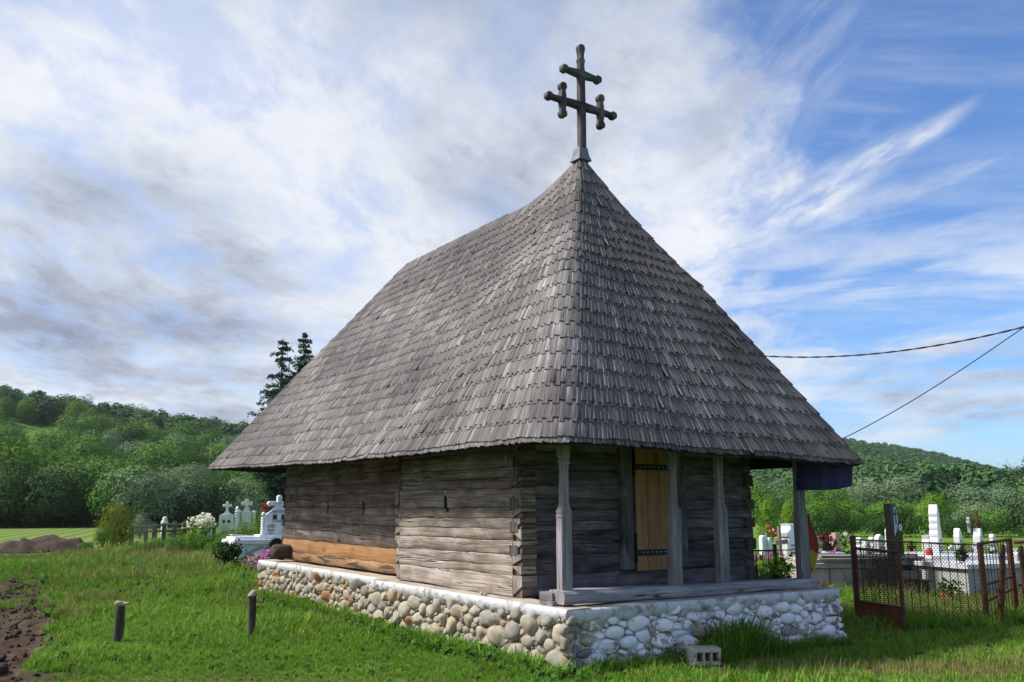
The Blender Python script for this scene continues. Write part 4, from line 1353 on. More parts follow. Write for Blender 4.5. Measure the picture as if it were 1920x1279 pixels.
def trunk_mesh(name, seed, h=.62, r=.022, limbs=5):
    g = np.random.default_rng(seed)
    mb = MB()
    pts = [Vector((0, 0, -.03))]
    for i in range(1, 6):
        pts.append(Vector((g.normal() * .012 * i, g.normal() * .012 * i, h * i / 5)))
    mb.tube(pts, [r * 1.35, r, r * .85, r * .7, r * .5, r * .25], 7)
    for k in range(limbs):
        i = 1 + k % 4
        a = g.uniform(0, 6.28); l = g.uniform(.18, .32)
        p = pts[i]
        q = p + Vector((math.cos(a) * l * .6, math.sin(a) * l * .6, l * .55)); e = q + Vector((math.cos(a) * l * .5, math.sin(a) * l * .5, l * .4))
        mb.tube([p, q, e], [r * .5, r * .32, r * .12], 5)
    me = mb.build(name, M['bark'], None, True).data
    o = [q for q in bpy.data.objects if q.data == me][0]
    bpy.data.objects.remove(o)
    return me
def place_tree(name, label, crown, trunk, loc, h, wid=1.0, group=None, cat='tree', rz=None):
    t = thing(name, label, cat, loc, rnd.uniform(0, 6.28) if rz is None else rz, group)
    t.scale = (h * wid, h * wid, h)
    if trunk is not None:
        link('trunk', trunk, t)
    link('crown', crown, t)
    return t

TRUNKS = [trunk_mesh('trunk', s) for s in (1, 2, 3)]
CR = {}
CR['broad'] = [broad_crown('crown', 5200, 18, M['leaf'], 20 + i, .0175, rx=.42 + .04 * (i % 3), rz=.46, cz=.5, low=.0) for i in range(4)]
CR['dark'] = [broad_crown('crown', 5200, 18, M['leaf_dark'], 40 + i, .0175, rx=.42, rz=.48, cz=.46, low=.0) for i in range(3)]
CR['willow'] = [broad_crown('crown', 5200, 20, M['leaf_willow'], 60 + i, .0175, rx=.46, rz=.46, cz=.48, low=.0) for i in range(3)]
CR['bright'] = [broad_crown('crown', 5200, 18, M['leaf_bright'], 80 + i, .0175, rx=.44, rz=.46, cz=.48, low=.0) for i in range(3)]
def bush_crown(m, seed, n=2400, size=.03, lobes=22, rx=.75):
    return broad_crown('foliage', n, lobes, m, seed, size, rx=rx, rz=.5, cz=.42, lob=(.2, .34), low=.0)

# wooded slope on the left: every tree on its own
def left_wood():
    g = np.random.default_rng(77)
    pts = []
    k = 0
    def ok(x, y, dmin):
        return all((x - a) ** 2 + (y - b) ** 2 > (dmin * .5 + c * .5) ** 2 for a, b, c in pts)
    tries = 0
    while len(pts) < 270 and tries < 60000:
        tries += 1
        az = R(g.uniform(-33.5, -14.0)); d = math.sqrt(g.uniform(92 ** 2, 285 ** 2))
        x, y = d * math.sin(az), d * math.cos(az)
        D = np.interp(math.degrees(az), AZS, H_D)
        if d > D + 8: continue
        z = float(hill_z(np.array(x), np.array(y)))
        X, Y, _ = project(np.array([x, y, z]))
        if X < 135 and 795 < Y < 850 + X * .1: continue
        if 90 < X < 330 and 830 < Y < 850 and g.random() < .4: continue
        dm = g.uniform(4.6, 7.4)
        if not ok(x, y, dm): continue
        pts.append((x, y, dm))
        r = g.random()
        h = dm * g.uniform(.95, 1.35)
        kind = 'dark' if r < .22 else 'willow' if r < .33 else 'bright' if r < .50 else 'broad'
        nm = {'dark': ('broadleaf_tree', 'dark leafy tree among the wooded slope behind the left graves'),
              'willow': ('willow_tree', 'silvery green tree among the wooded slope behind the left graves'),
              'bright': ('young_tree', 'light green tree among the wooded slope behind the left graves'),
              'broad': ('leafy_tree', 'mid green leafy tree among the wooded slope behind the left graves')}[kind]
        place_tree(nm[0], nm[1], CR[kind][int(g.integers(len(CR[kind])))], TRUNKS[int(g.integers(3))], (x, y, z - .2), h, g.uniform(.85, 1.15), nm[0].replace('_', ' ') + 's on the left slope')
    # dark belt along the field edge
    for i, px in enumerate(np.arange(-70, 470, 21)):
        d = 70 + 8 * g.random() + (6 if i % 2 else 0) + max(0, px - 250) * .02
        x = gx(px + g.uniform(-9, 9), d)
        h = np.interp(px, [-70, 60, 180, 260, 330, 470], [6.6, 6.2, 6.8, 5.6, 4.8, 5.6]) * g.uniform(.86, 1.1)
        r = g.random()
        kd = 'dark' if r < .62 else 'broad' if r < .85 else 'willow'
        if px > 260: kd = ('willow', 'broad', 'dark', 'broad')[i % 4]
        nm = {'dark': 'dark tree in the belt along the far edge of the left field', 'broad': 'mid green tree in the belt along the far edge of the left field', 'willow': 'pale green tree in the belt along the far edge of the left field'}[kd]
        place_tree('field_edge_tree', nm, CR[kd][int(g.integers(len(CR[kd])))], TRUNKS[int(g.integers(3))], (x, d, -.5), h + .4, g.uniform(.9, 1.15), kd + ' trees along the left field')
left_wood()

# ---- geometry-node scatter of unlinked clumps ------------------
def scatter(name, pts, rot, scl, idx, itint, meshes, kind='stuff'):
    col = bpy.data.collections.new(name + '_kinds')
    for i, me in enumerate(meshes):
        o = bpy.data.objects.new('%s_kind_%02d' % (name, i), me)
        col.objects.link(o)
    me = bpy.data.meshes.new(name)
    n = len(pts)
    me.vertices.add(n)
    me.vertices.foreach_set('co', np.asarray(pts, np.float32).ravel())
    for nm, ty, arr in (('irot', 'FLOAT_VECTOR', rot), ('iscl', 'FLOAT_VECTOR', scl), ('itint', 'FLOAT', itint)):
        a = me.attributes.new(nm, ty, 'POINT')
        a.data.foreach_set('vector' if ty == 'FLOAT_VECTOR' else 'value', np.asarray(arr, np.float32).ravel())
    a = me.attributes.new('iidx', 'INT', 'POINT'); a.data.foreach_set('value', np.asarray(idx, np.int32))
    o = link(name, me)
    ng = bpy.data.node_groups.new(name, 'GeometryNodeTree')
    ng.interface.new_socket('Geometry', in_out='INPUT', socket_type='NodeSocketGeometry')
    ng.interface.new_socket('Geometry', in_out='OUTPUT', socket_type='NodeSocketGeometry')
    N = ng.nodes; L = ng.links
    gi, go = N.new('NodeGroupInput'), N.new('NodeGroupOutput')
    ci = N.new('GeometryNodeCollectionInfo'); ci.inputs['Collection'].default_value = col
    ci.inputs['Separate Children'].default_value = True; ci.inputs['Reset Children'].default_value = True
    ip = N.new('GeometryNodeInstanceOnPoints'); ip.inputs['Pick Instance'].default_value = True
    def na(nm, ty):
        q = N.new('GeometryNodeInputNamedAttribute'); q.data_type = ty; q.inputs['Name'].default_value = nm
        return q.outputs['Attribute']
    er = N.new('FunctionNodeEulerToRotation')
    L.new(na('irot', 'FLOAT_VECTOR'), er.inputs[0])
    L.new(gi.outputs[0], ip.inputs['Points']); L.new(ci.outputs[0], ip.inputs['Instance'])
    L.new(na('iidx', 'INT'), ip.inputs['Instance Index']); L.new(er.outputs[0], ip.inputs['Rotation']); L.new(na('iscl', 'FLOAT_VECTOR'), ip.inputs['Scale'])
    L.new(ip.outputs[0], go.inputs[0])
    md = o.modifiers.new('scatter', 'NODES'); md.node_group = ng
    tag(o, kind=kind)
    return o

# far wood on the right hill and the top of the left one: reads as one mass
def far_wood():
    g = np.random.default_rng(5)
    kinds = [broad_crown('far_crown', 620, 9, M['far_leaf'], 200 + i, .050, rx=.46, low=.05) for i in range(4)]
    P = []
    for a0, a1, d0, d1, n in ((9, 35, 135, 330, 2300), (9, 35, 330, 700, 7800), (-14, 9, 110, 330, 1700), (-14, 9, 330, 640, 1500), (-34, -13, 235, 300, 420), (-72, -34, 95, 290, 1100), (35, 60, 140, 700, 1500)):
        az = np.radians(g.uniform(a0, a1, n)); d = np.sqrt(g.uniform(d0 ** 2, d1 ** 2, n))
        P.append(np.c_[d * np.sin(az), d * np.cos(az)])
    P = np.vstack(P)
    z = hill_z(P[:, 0], P[:, 1])
    n = len(P)
    h = g.uniform(3.6, 8.2, n)
    w = h * g.uniform(.85, 1.2, n)
    it = np.clip(vnoise(P[:, 0], P[:, 1], .03, 9) * .6 + g.uniform(0, .4, n), 0, 1)
    scatter('far_wood', np.c_[P, z - .5], np.c_[np.zeros(n), np.zeros(n), g.uniform(0, 6.28, n)], np.c_[w, w, h], g.integers(0, 4, n), it, kinds)
far_wood()

# ---- trees and hedge beyond the right graves -------------------
def right_trees():
    spec = [  # px, top y, depth, width px, kind, label
        (1443, 912, 43, 64, 'bright', 'bright green young tree framed between the porch posts, left of two'),
        (1484, 926, 45, 46, 'bright', 'bright green young tree framed between the porch posts, right of two'),
        (1468, 884, 95, 120, 'willow', 'grey green tree below the hill seen through the porch'),
        (1420, 893, 92, 90, 'broad', 'dark green tree below the hill at the porch wall edge'),
        (1540, 926, 58, 90, 'bright', 'fresh green round tree just right of the outer porch post'),
        (1600, 930, 62, 95, 'bright', 'round bright tree behind the small white steles'),
        (1568, 905, 80, 100, 'broad', 'mid green tree rising behind the round bright tree'),
        (1655, 884, 112, 150, 'willow', 'large grey green willow below the right hill'),
        (1615, 902, 100, 80, 'willow', 'smaller grey green willow left of the large one'),
        (1668, 926, 57, 105, 'bright', 'yellow green tree behind the black gravestone'),
        (1755, 912, 60, 80, 'bright', 'pointed light green tree behind the tall white stele'),
        (1722, 935, 66, 80, 'broad', 'mid green tree between the black stone and the tall white stele'),
        (1800, 935, 64, 70, 'broad', 'dark green tree right of the tall white stele'),
        (1852, 898, 66, 130, 'willow', 'big silvery willow at the right end of the field'),
        (1830, 930, 56, 90, 'willow', 'low silvery willow in front of the big one'),
        (1905, 905, 62, 110, 'willow', 'silvery willow cut by the right picture edge'),
        (1960, 890, 70, 120, 'broad', 'mid green tree at the right border behind the willows'),
        (1508, 905, 88, 80, 'broad', 'mid green tree just left of the outer porch post'),
    ]
    for i, (px, ty, d, wp, kd, lab) in enumerate(spec):
        x = gx(px, d)
        h = top_z(ty, d) * 1.02
        w = wp / F_PX * d
        place_tree({'bright': 'young_tree', 'willow': 'willow_tree', 'broad': 'leafy_tree'}[kd], lab, CR[kd][i % 3], TRUNKS[i % 3], (x, d, -.05), h, w / h / .98)
    # hedge: overlapping bushes along the field edge
    for i, px in enumerate(range(1520, 1960, 44)):
        d = 48.5 + (i % 3) * .7
        h = 1.75 * (1 + .12 * math.sin(i * 1.7))
        t = thing('hedge_bush', 'dense dark bush in the hedge behind the right field', 'bush', (gx(px, d), d, -.03), rnd.random() * 6, 'bushes in the hedge behind the field')
        t.scale = (h * .85, h * .85, h)
        link('foliage', HEDGE[i % 3], t)
    # thin half-bare tree at the right edge
    g = np.random.default_rng(3)
    mb = MB()
    P = []
    for k in range(9):
        a = g.uniform(0, 6.28); l = g.uniform(.4, .9)
        e = Vector((math.cos(a) * .22 * l, math.sin(a) * .22 * l, .35 + .65 * l))
        mb.tube([(0, 0, .3 + .03 * k), (e.x * .5, e.y * .5, .3 + (e.z - .3) * .6), e], [.012, .008, .003], 5)
        for q in range(26): P.append(np.array(e) + g.normal(size=3) * .06)
    mb.tube([(0, 0, -.02), (0, 0, .5), (.01, 0, .8)], [.02, .015, .006], 6)
    t = thing('sparse_tree', 'thin sparse tree standing clear above the hill line at the right edge', 'tree', (gx(1910, 90), 90, 0))
    t.scale = (6.3, 6.3, 6.6)
    mb.build('trunk', M['bark'], t)
    P = np.array(P)
    link('crown', leaf_mesh('crown', P, np.tile((0, 0, 1.0), (len(P), 1)), .020, M['leaf_dark'], g.uniform(0, 1, len(P))), t)
HEDGE = [bush_crown(M['leaf_dark'], 300 + i, 2600, .030, 26, .8) for i in range(2)] + [bush_crown(M['leaf'], 305, 2600, .03, 26, .8)]
right_trees()

# ---- two spruces behind the church -----------------------------
def spruce(name, label, loc, h, wid, seed, gap=0.0):
    g = np.random.default_rng(seed)
    t = thing(name, label, 'tree', loc)
    mb = MB()
    mb.tube([(0, 0, -.2), (0, 0, h * .5), (0, 0, h * .98)], [.17, .11, .02], 8)
    P, N, Tn = [], [], []
    z = h * .10
    while z < h * .985:
        k = z / h
        reach = wid * (1 - k) ** .8 * g.uniform(.75, 1.15) * (.40 + .60 * min(1, max(0, (k - .22) / .22))) + .12
        nb = int(5 + 4 * (1 - k))
        for b in range(nb):
            if g.random() < gap: continue
            a = g.uniform(0, 6.28); l = reach * g.uniform(.6, 1.15)
            d = np.array([math.cos(a), math.sin(a)])
            m_ = max(6, int(l * 75))
            for q in range(m_):
                s = (q + g.random()) / m_
                droop = -.28 * l * s + .16 * l * s * s
                sp = (1 - s * .7) * .17 * l + .06
                off = g.normal() * sp
                P.append((d[0] * l * s - d[1] * off, d[1] * l * s + d[0] * off, z + droop + g.normal() * .05 - abs(off) * .45 - abs(g.normal()) * .06))
                N.append((d[0] * .3, d[1] * .3, .8)); Tn.append(.25 + .5 * s * g.random() + .2 * g.random())
            mb.tube([(0, 0, z), (d[0] * l * .55, d[1] * l * .55, z - .12 * l), (d[0] * l, d[1] * l, z - .13 * l)], [.035 * (1 - k) + .01, .02 * (1 - k) + .006, .004], 4)
        z += h * .022 + .06
    mb.build('trunk', M['bark'], t)
    link('crown', leaf_mesh('crown', np.array(P), np.array(N), .12, M['needle'], np.array(Tn), .45, .5), t)
spruce('spruce_tree', 'slim ragged spruce left of its twin above the church eave', (gx(513, 52), 52, 0), top_z(628, 52), 3.4, 5, .28)
spruce('spruce_tree', 'denser spruce half hidden by the church roof', (gx(557, 55), 55, 0), top_z(620, 55), 3.6, 6, .0)

# ================================================================== LEFT GRAVEYARD
def cross_outline(w, h, t, bulb=0.0):
    """plain or bulbed latin cross outline in (x, z), base at z=0"""
    a = h * .62
    o = [(-t / 2, 0), (t / 2, 0), (t / 2, a - t / 2)]
    def lobe(cx_, cz, ax, az_):
        pts = []
        for k in np.linspace(-1.9, 1.9, 9):
            ang = math.atan2(az_, ax) + k
            pts.append((cx_ + bulb * math.cos(ang), cz + bulb * math.sin(ang)))
        return pts
    if bulb:
        o += lobe(w / 2 - bulb, a, 1, 0) + [(t / 2, a + t / 2)] + lobe(0, h - bulb, 0, 1) + [(-t / 2, a + t / 2)] + lobe(-w / 2 + bulb, a, -1, 0)
    else:
        o += [(w / 2, a - t / 2), (w / 2, a + t / 2), (t / 2, a + t / 2), (t / 2, h), (-t / 2, h), (-t / 2, a + t / 2), (-w / 2, a + t / 2), (-w / 2, a - t / 2)]
    return o + [(-t / 2, a - t / 2)]
def stele_outline(w, h, shoulder=.72, neck=.35, kind='cross'):
    """headstone whose shoulders sweep up into a trefoil cross"""
    hs = h * shoulder
    pts = [(-w / 2, 0), (w / 2, 0), (w / 2, hs * .86)]
    for k in np.linspace(0, 1, 6):
        pts.append((w / 2 * (1 - k) + w * neck * .5 * k, hs * .86 + (h * .80 - hs * .86) * (k ** 2.2)))
    c = cross_outline(w * .86, h * .42, w * neck * .5, w * .14)
    zc = h * .58
    cr = [(x, z + zc) for x, z in c if z > h * .10]
    pts = pts[:-1] + [p for p in cr] 
    for k in np.linspace(1, 0, 6)[1:]:
        pts.append((-(w / 2 * (1 - k) + w * neck * .5 * k), hs * .86 + (h * .80 - hs * .86) * (k ** 2.2)))
    return pts

def text_obj(body, size, m, parent, x, y, z, ext=.002):
    cu = bpy.data.curves.new('lettering', 'FONT'); cu.body = body; cu.size = size; cu.align_x = 'CENTER'; cu.extrude = ext
    cu.materials.append(m)
    t = mesh_text('lettering', cu, parent)
    t.location = (x, y, z); t.rotation_euler = (math.pi / 2, 0, 0)
    return t
def build_tomb():
    base = Vector((gx(447, 25.0), 24.7, 0))
    t = thing('marble_tomb', 'large white marble tomb with a cross-topped headstone beside the church corner', 'tomb', base, CH_A)
    # local x along the front, y back
    L, Dp = 2.6, 1.15
    mb = MB()
    mb.box((L / 2, Dp / 2, .05), (L + .16, Dp + .16, .14)); mb.build('plinth', M['grey_stone'], t)
    mb = MB()
    mb.box((L / 2, Dp / 2, .36), (L - .04, Dp - .04, .50)); mb.build('chest', M['marble'], t)
    for x in (.12, L - .12):
        mb = MB(); mb.box((x, -.012, .36), (.22, .05, .50)); mb.build('corner_panel', M['marble'], t)
    mb = MB()
    def ring_d(cx_, cz, a, b, y):
        return [(cx_ - a, y, cz), (cx_, y, cz - b), (cx_ + a, y, cz), (cx_, y, cz + b)]
    for k in range(4):
        o, i_ = ring_d(  .70, .36, .44, .20, -.004), ring_d(  .70, .36, .29, .115, -.004)
        mb.poly([o[k], o[(k + 1) % 4], i_[(k + 1) % 4], i_[k]])
    mb.prism([(p[0], p[2]) for p in ring_d(  .70, .36, .44, .20, 0)], .03, Matrix.Translation((0, -.010, 0)))
    mb.build('diamond_panel', M['grey_stone'], t)
    mb = MB()
    mb.prism([(p[0], p[2]) for p in ring_d(  .70, .36, .28, .105, 0)], .03, Matrix.Translation((0, -.022, 0)))
    mb.build('diamond_panel', M['marble'], t)
    mb = MB()
    mb.box((L / 2, Dp / 2, .665), (L + .14, Dp + .16, .11), taper=(.985, .97)); mb.build('top_slab', M['marble_old'], t)
    mb = MB()
    mb.box((.42, Dp / 2, .75), (.86, .9, .10), taper=(.95, .92)); mb.build('cover_slab', M['marble'], t)
    mb = MB(); mb.box((.45, Dp * .7, .815), (.75, .26, .025), Matrix.Rotation(R(4), 3, 'Y')); mb.build('loose_slab', M['marble_old'], t)
    mb = MB(); mb.box((1.42, Dp * .42, .775), (1.42, .5, .14)); mb.build('headstone_base', M['marble'], t)
    # headstone
    hx, hz = 1.27, .845
    w, h = .86, 1.16
    mb = MB()
    def lobe(cx_, cz, a0, r=.070):
        return [(cx_ + r * math.cos(a0 + q), cz + r * math.sin(a0 + q)) for q in np.linspace(-1.9, 1.9, 9)]
    side = [(.40, 0), (.40, .50), (.37, .565), (.29, .625), (.18, .70), (.10, .77), (.062, .80)]
    o = side + lobe(.275, .86, 0) + [(.055, .92)] + lobe(0, 1.03, math.pi / 2) + [(-.055, .92)] + lobe(-.275, .86, math.pi) + [(-x, z) for x, z in reversed(side)]
    mb.prism(o, .14, Matrix.Translation((hx, .30, hz)), bevel=.012)
    hs = mb.build('headstone', M['marble'], t)
    mb = MB()
    for k in range(7):
        z = hz + .03 + k * .07
        mb.lathe([(.048, z - .035), (.062, z - .012), (.062, z + .012), (.048, z + .035)], (hx - .44, .37, 0), 10)
    mb.lathe([(.055, hz + .52), (.06, hz + .56), (.045, hz + .60), (.012, hz + .63)], (hx - .44, .37, 0), 10)
    mb.build('twisted_column', M['marble'], t, True)
    mb = MB()
    for k in range(7):
        z = hz + .03 + k * .07
        mb.lathe([(.048, z - .035), (.062, z - .012), (.062, z + .012), (.048, z + .035)], (hx + .44, .37, 0), 10)
    mb.build('twisted_column', M['marble'], t, True)
    text_obj('POPESCU', .095, M['ink'], hs, hx, .296, hz + .335)
    for (x, z) in ((-.13, .475), (.12, .475)):
        mb = MB(); mb.box((hx + x, .298, hz + z), (.155, .012, .19)); mb.build('photo_mount', M['marble_old'], hs)
        mb = MB(); mb.box((hx + x, .291, hz + z + .005), (.115, .010, .135)); mb.build('portrait', M['ink'], hs)
    mb = MB()
    for cx_ in (-.20, .20):        # lines too small to read: rows of short engraved strokes
        z = hz + .27
        for r_ in range(7):
            n = rnd.randint(5, 8)
            x0 = hx + cx_ - n * .016
            for k in range(n):
                mb.box((x0 + k * .031, .298, z), (.020, .006, .020))
            z -= .034 if r_ % 3 != 2 else .055
    mb.build('engraved_lines', M['ink'], hs)['kind'] = 'stuff'
    mb = MB()
    for k in range(5):
        mb.box((hx, .298, hz + .80 + k * .035), (.012, .006, .022))
    for k in range(6):
        mb.box((hx - .16 + k * .064, .298, hz + .86), (.03, .006, .016))
    mb.tube([(hx - .29, .298, hz + .585), (hx - .2, .296, hz + .645), (hx, .296, hz + .67), (hx + .2, .296, hz + .645), (hx + .29, .298, hz + .585)], .007, 5)
    for k in range(5):
        a = k / 4 * math.pi
        mb.tube([(hx - .16 + k * .08 + .035 * math.cos(q), .297, hz + .615 + .024 * math.sin(q)) for q in np.linspace(0, 5.6, 7)], .005, 4)
    mb.build('carved_line', M['ink'], hs)
    # reddish ornament behind the headstone shoulder
    g = np.random.default_rng(9)
    P = g.normal(size=(70, 3)) * (.085, .06, .11)
    me = leaf_mesh('flower_bunch', P, g.normal(size=(70, 3)), .05, leaf_mat('dry_red_flower', (.12, .03, .015), (.22, .07, .03), (.35, .15, .08)), g.random(70))
    o = link('dried_flowers', me)
    o.location = t.matrix_basis @ Vector((hx - .33, .52, hz + .72))
    tag(o, 'rust coloured dried flowers behind the shoulder of the marble headstone', 'flowers')
    # black round-topped lantern box by the platform end
    p = Vector((gx(516, 22.8), 22.8, 0))
    q = thing('grave_lantern', 'black round-topped grave lantern in front of the white marble tomb', 'lantern', p, CH_A - R(8))
    mb = MB()
    ol = [(-.20, 0), (.20, 0)] + [(.20 * math.cos(a), .40 + .22 * math.sin(a)) for a in np.linspace(0, math.pi, 12)]
    mb.prism(ol, .26, Matrix.Translation((0, 0, .22)), bevel=.015)
    mb.box((0, .13, .10), (.3, .2, .30))
    mb.build('box', M['pot_dark'], q, True, 30)
    mb = MB(); mb.prism([(.155 * math.cos(a), .155 * math.sin(a)) for a in np.linspace(0, 2 * math.pi, 17)[:-1]], .012, Matrix.Translation((0, -.008, .56))); mb.build('door', M['granite'], q)
    mb = MB(); mb.lathe([(.01, -.03), (.03, -.015), (.03, .03), (.01, .05)], (0, -.03, .50), 8); mb.build('candle_glass', plain_mat('pale_blue_glass', (.35, .65, .75), .2, .1), q)
build_tomb()

def flower_plant(name, label, cat, loc, w, h, mleaf, mpet, nl, npet, seed, petal=.035, leaf=.05, low=.25):
    g = np.random.default_rng(seed)
    t = thing(name, label, cat, loc)
    P = g.normal(size=(nl, 3)) * (w * .42, w * .30, 0) + np.c_[np.zeros(nl), np.zeros(nl), g.uniform(0, h * .8, nl)]
    link('foliage', leaf_mesh('foliage', P, np.c_[P[:, 0], P[:, 1], np.full(nl, .4)], leaf, mleaf, g.random(nl)), t)
    if npet:
        k = max(3, npet // 14)
        c = np.c_[g.normal(size=k) * w * .36, g.normal(size=k) * w * .25, g.uniform(h * low, h, k)]
        P = c[g.integers(0, k, npet)] + g.normal(size=(npet, 3)) * petal * 1.2
        link('blossoms', leaf_mesh('blossoms', P, g.normal(size=(npet, 3)) + (0, -.6, .4), petal, mpet, g.random(npet), .9), t)
    return t
flower_plant('pink_flower', 'pink flowering plant at the foot of the white marble tomb', 'flowers', (gx(487, 22.6), 22.6, 0), .55, .55, M['leaf'], M['petal_pink'], 120, 190, 3, .04)
flower_plant('pink_flower', 'small sparse pink flowers left of the larger pink plant', 'flowers', (gx(468, 23.2), 23.2, 0), .45, .38, M['leaf'], M['petal_pink'], 60, 60, 4, .035)
def juniper(px, d, h, w, label):
    g = np.random.default_rng(8)
    t = thing('juniper_bush', label, 'bush', (gx(px, d), d, 0))
    P, N = [], []
    for k in range(130):
        a = g.uniform(0, 6.28); r = abs(g.normal()) * .25
        e = np.array([math.cos(a) * (r + .12) * w * 1.5, math.sin(a) * (r + .12) * w * 1.5, h * g.uniform(.6, 1.05) * (1 - r * .55)])
        for q in range(28):
            s = q / 27
            P.append(e * (.12 + .88 * s) * np.array([s ** .8 if s > 0 else 0, s ** .8 if s > 0 else 0, 1]) + g.normal(size=3) * .028); N.append((e[0], e[1], .3))
    link('foliage', leaf_mesh('foliage', np.array(P), np.array(N), .042, M['needle_green'], g.random(len(P)) , .6, .4), t)
juniper(429, 23.6, .74, .62, 'dark green upright juniper bush before the left end of the marble tomb')

def grave_left():
    # white stone with cross and baluster columns
    d = 44
    t = thing('white_gravestone', 'white gravestone with small cross and ribbed side column among left bushes', 'gravestone', (gx(422, d), d, 0), R(12))
    k = d / F_PX
    mb = MB(); mb.box((0, .15, .62), (28 * k, .3, 1.24), taper=(.9, 1)); mb.build('slab', M['marble_old'], t)
    mb = MB(); mb.prism([(-.30, 0), (.30, 0), (.14, .08), (.055, .20), (-.055, .20), (-.14, .08)], .16, Matrix.Translation((0, .06, 1.24)))
    mb.prism([(x, z) for x, z in cross_outline(.44, .50, .11, .07)], .12, Matrix.Translation((0, .08, 1.38)), bevel=.01); mb.build('cross', M['marble'], t)
    mb = MB()
    for q in range(8): mb.lathe([(.10, .42 + q * .13), (.125, .45 + q * .13), (.125, .50 + q * .13), (.10, .53 + q * .13)], (.48, .1, 0), 10)
    mb.lathe([(.08, 1.45), (.09, 1.55), (.03, 1.66)], (.48, .1, 0), 10)
    mb.lathe([(.12, 0), (.12, .42)], (.48, .1, 0), 10)
    mb.build('column', M['marble'], t, True)
    mb = MB()
    for x in (-.12, .12): mb.box((x, -.004, .92), (.13, .012, .15))
    for q in range(6): mb.box((0, -.003, .72 - q * .07), (.36, .008, .014))
    mb.build('portrait', M['ink'], t)
    # older weathered cross stone
    d = 44.5
    t = thing('old_gravestone', 'lichen stained grey gravestone with a rounded cross behind the left bushes', 'gravestone', (gx(459, d), d, 0), R(10))
    mb = MB(); mb.box((0, .15, .7), (.46, .26, 1.4)); mb.prism([(-.30, 0), (.30, 0), (.16, .18), (.10, .36), (-.10, .36), (-.16, .18)], .2, Matrix.Translation((0, .05, 1.22))); mb.build('slab', M['marble_old'], t)
    for x in (-.36, .36):
        mb = MB(); mb.lathe([(.09, 0), (.09, 1.30), (.12, 1.34), (.12, 1.42), (.05, 1.46)], (x, .12, 0), 10); mb.build('column', M['marble_old'], t, True)
    mb = MB(); mb.prism(cross_outline(.56, .62, .15, .10), .15, Matrix.Translation((0, .07, 1.40)), bevel=.015); mb.build('cross', M['marble_old'], t)
    # small cross beside the white blossom
    d = 43
    t = thing('small_gravestone', 'small pale gravestone with a cross beside the white blossoms', 'gravestone', (gx(385, d), d, 0), R(8))
    mb = MB(); mb.prism([(-.30, 0), (.30, 0), (.30, .75), (.20, .92), (.08, 1.0), (-.08, 1.0), (-.20, .92), (-.30, .75)], .18); mb.build('slab', M['marble_old'], t)
    mb = MB(); mb.prism(cross_outline(.30, .38, .08), .1, Matrix.Translation((0, .04, .98))); mb.build('cross', M['marble'], t)
    # stubby carved stone on the fence line
    d = 41.5
    t = thing('fence_stone', 'short pale carved stone standing beside the wooden fence', 'gravestone', (gx(306, d), d, 0))
    mb = MB(); mb.lathe([(.16, 0), (.15, .7), (.12, .78), (.17, .86), (.17, .96), (.10, 1.02), (.12, 1.10), (.05, 1.18)], n=10); mb.build('stone', M['marble_old'], t, True)
grave_left()

def left_fence():
    d0, d1 = 38.5, 42.0
    p0 = Vector((gx(226, d0), d0, 0)); p1 = Vector((gx(402, d1), d1, 0))
    t = thing('wooden_fence', 'low grey wooden post and rail fence behind the left shrubs', 'fence', p0)
    for k, px in enumerate((232, 243, 268, 285, 300, 322, 342, 362, 383, 400)):
        s = (px - 226) / 176
        q = (p1 - p0) * s
        h = (.82, .78, .86, .95, .9, 1.0, 1.05, .95, .95, .9)[k]
        mb = MB(); mb.box((q.x + rnd.uniform(-.05, .05), q.y, h / 2), (.17 if k % 2 else .13, .12, h), Matrix.Rotation(R(rnd.uniform(-4, 4)), 3, 'Y'), t=rnd.random()); mb.build('fence_post', M['fence_wood'], t)
    for z0, z1 in ((.55, .66), (.78, .88)):
        for a, b in ((0, .36), (.34, .66), (.64, 1.0)):
            A, B = (p1 - p0) * a, (p1 - p0) * b
            mb = MB(); A.z = z0 + (z1 - z0) * a + rnd.uniform(-.04, .04); B.z = z0 + (z1 - z0) * b + rnd.uniform(-.04, .04)
            mb.tube([A + Vector((0, -.09, 0)), (A + B) / 2 + Vector((0, -.09, rnd.uniform(-.03, .03))), B + Vector((0, -.09, 0))], [.045, .05, .042], 6, rnd.random()); mb.build('fence_rail', M['fence_wood'], t)
left_fence()

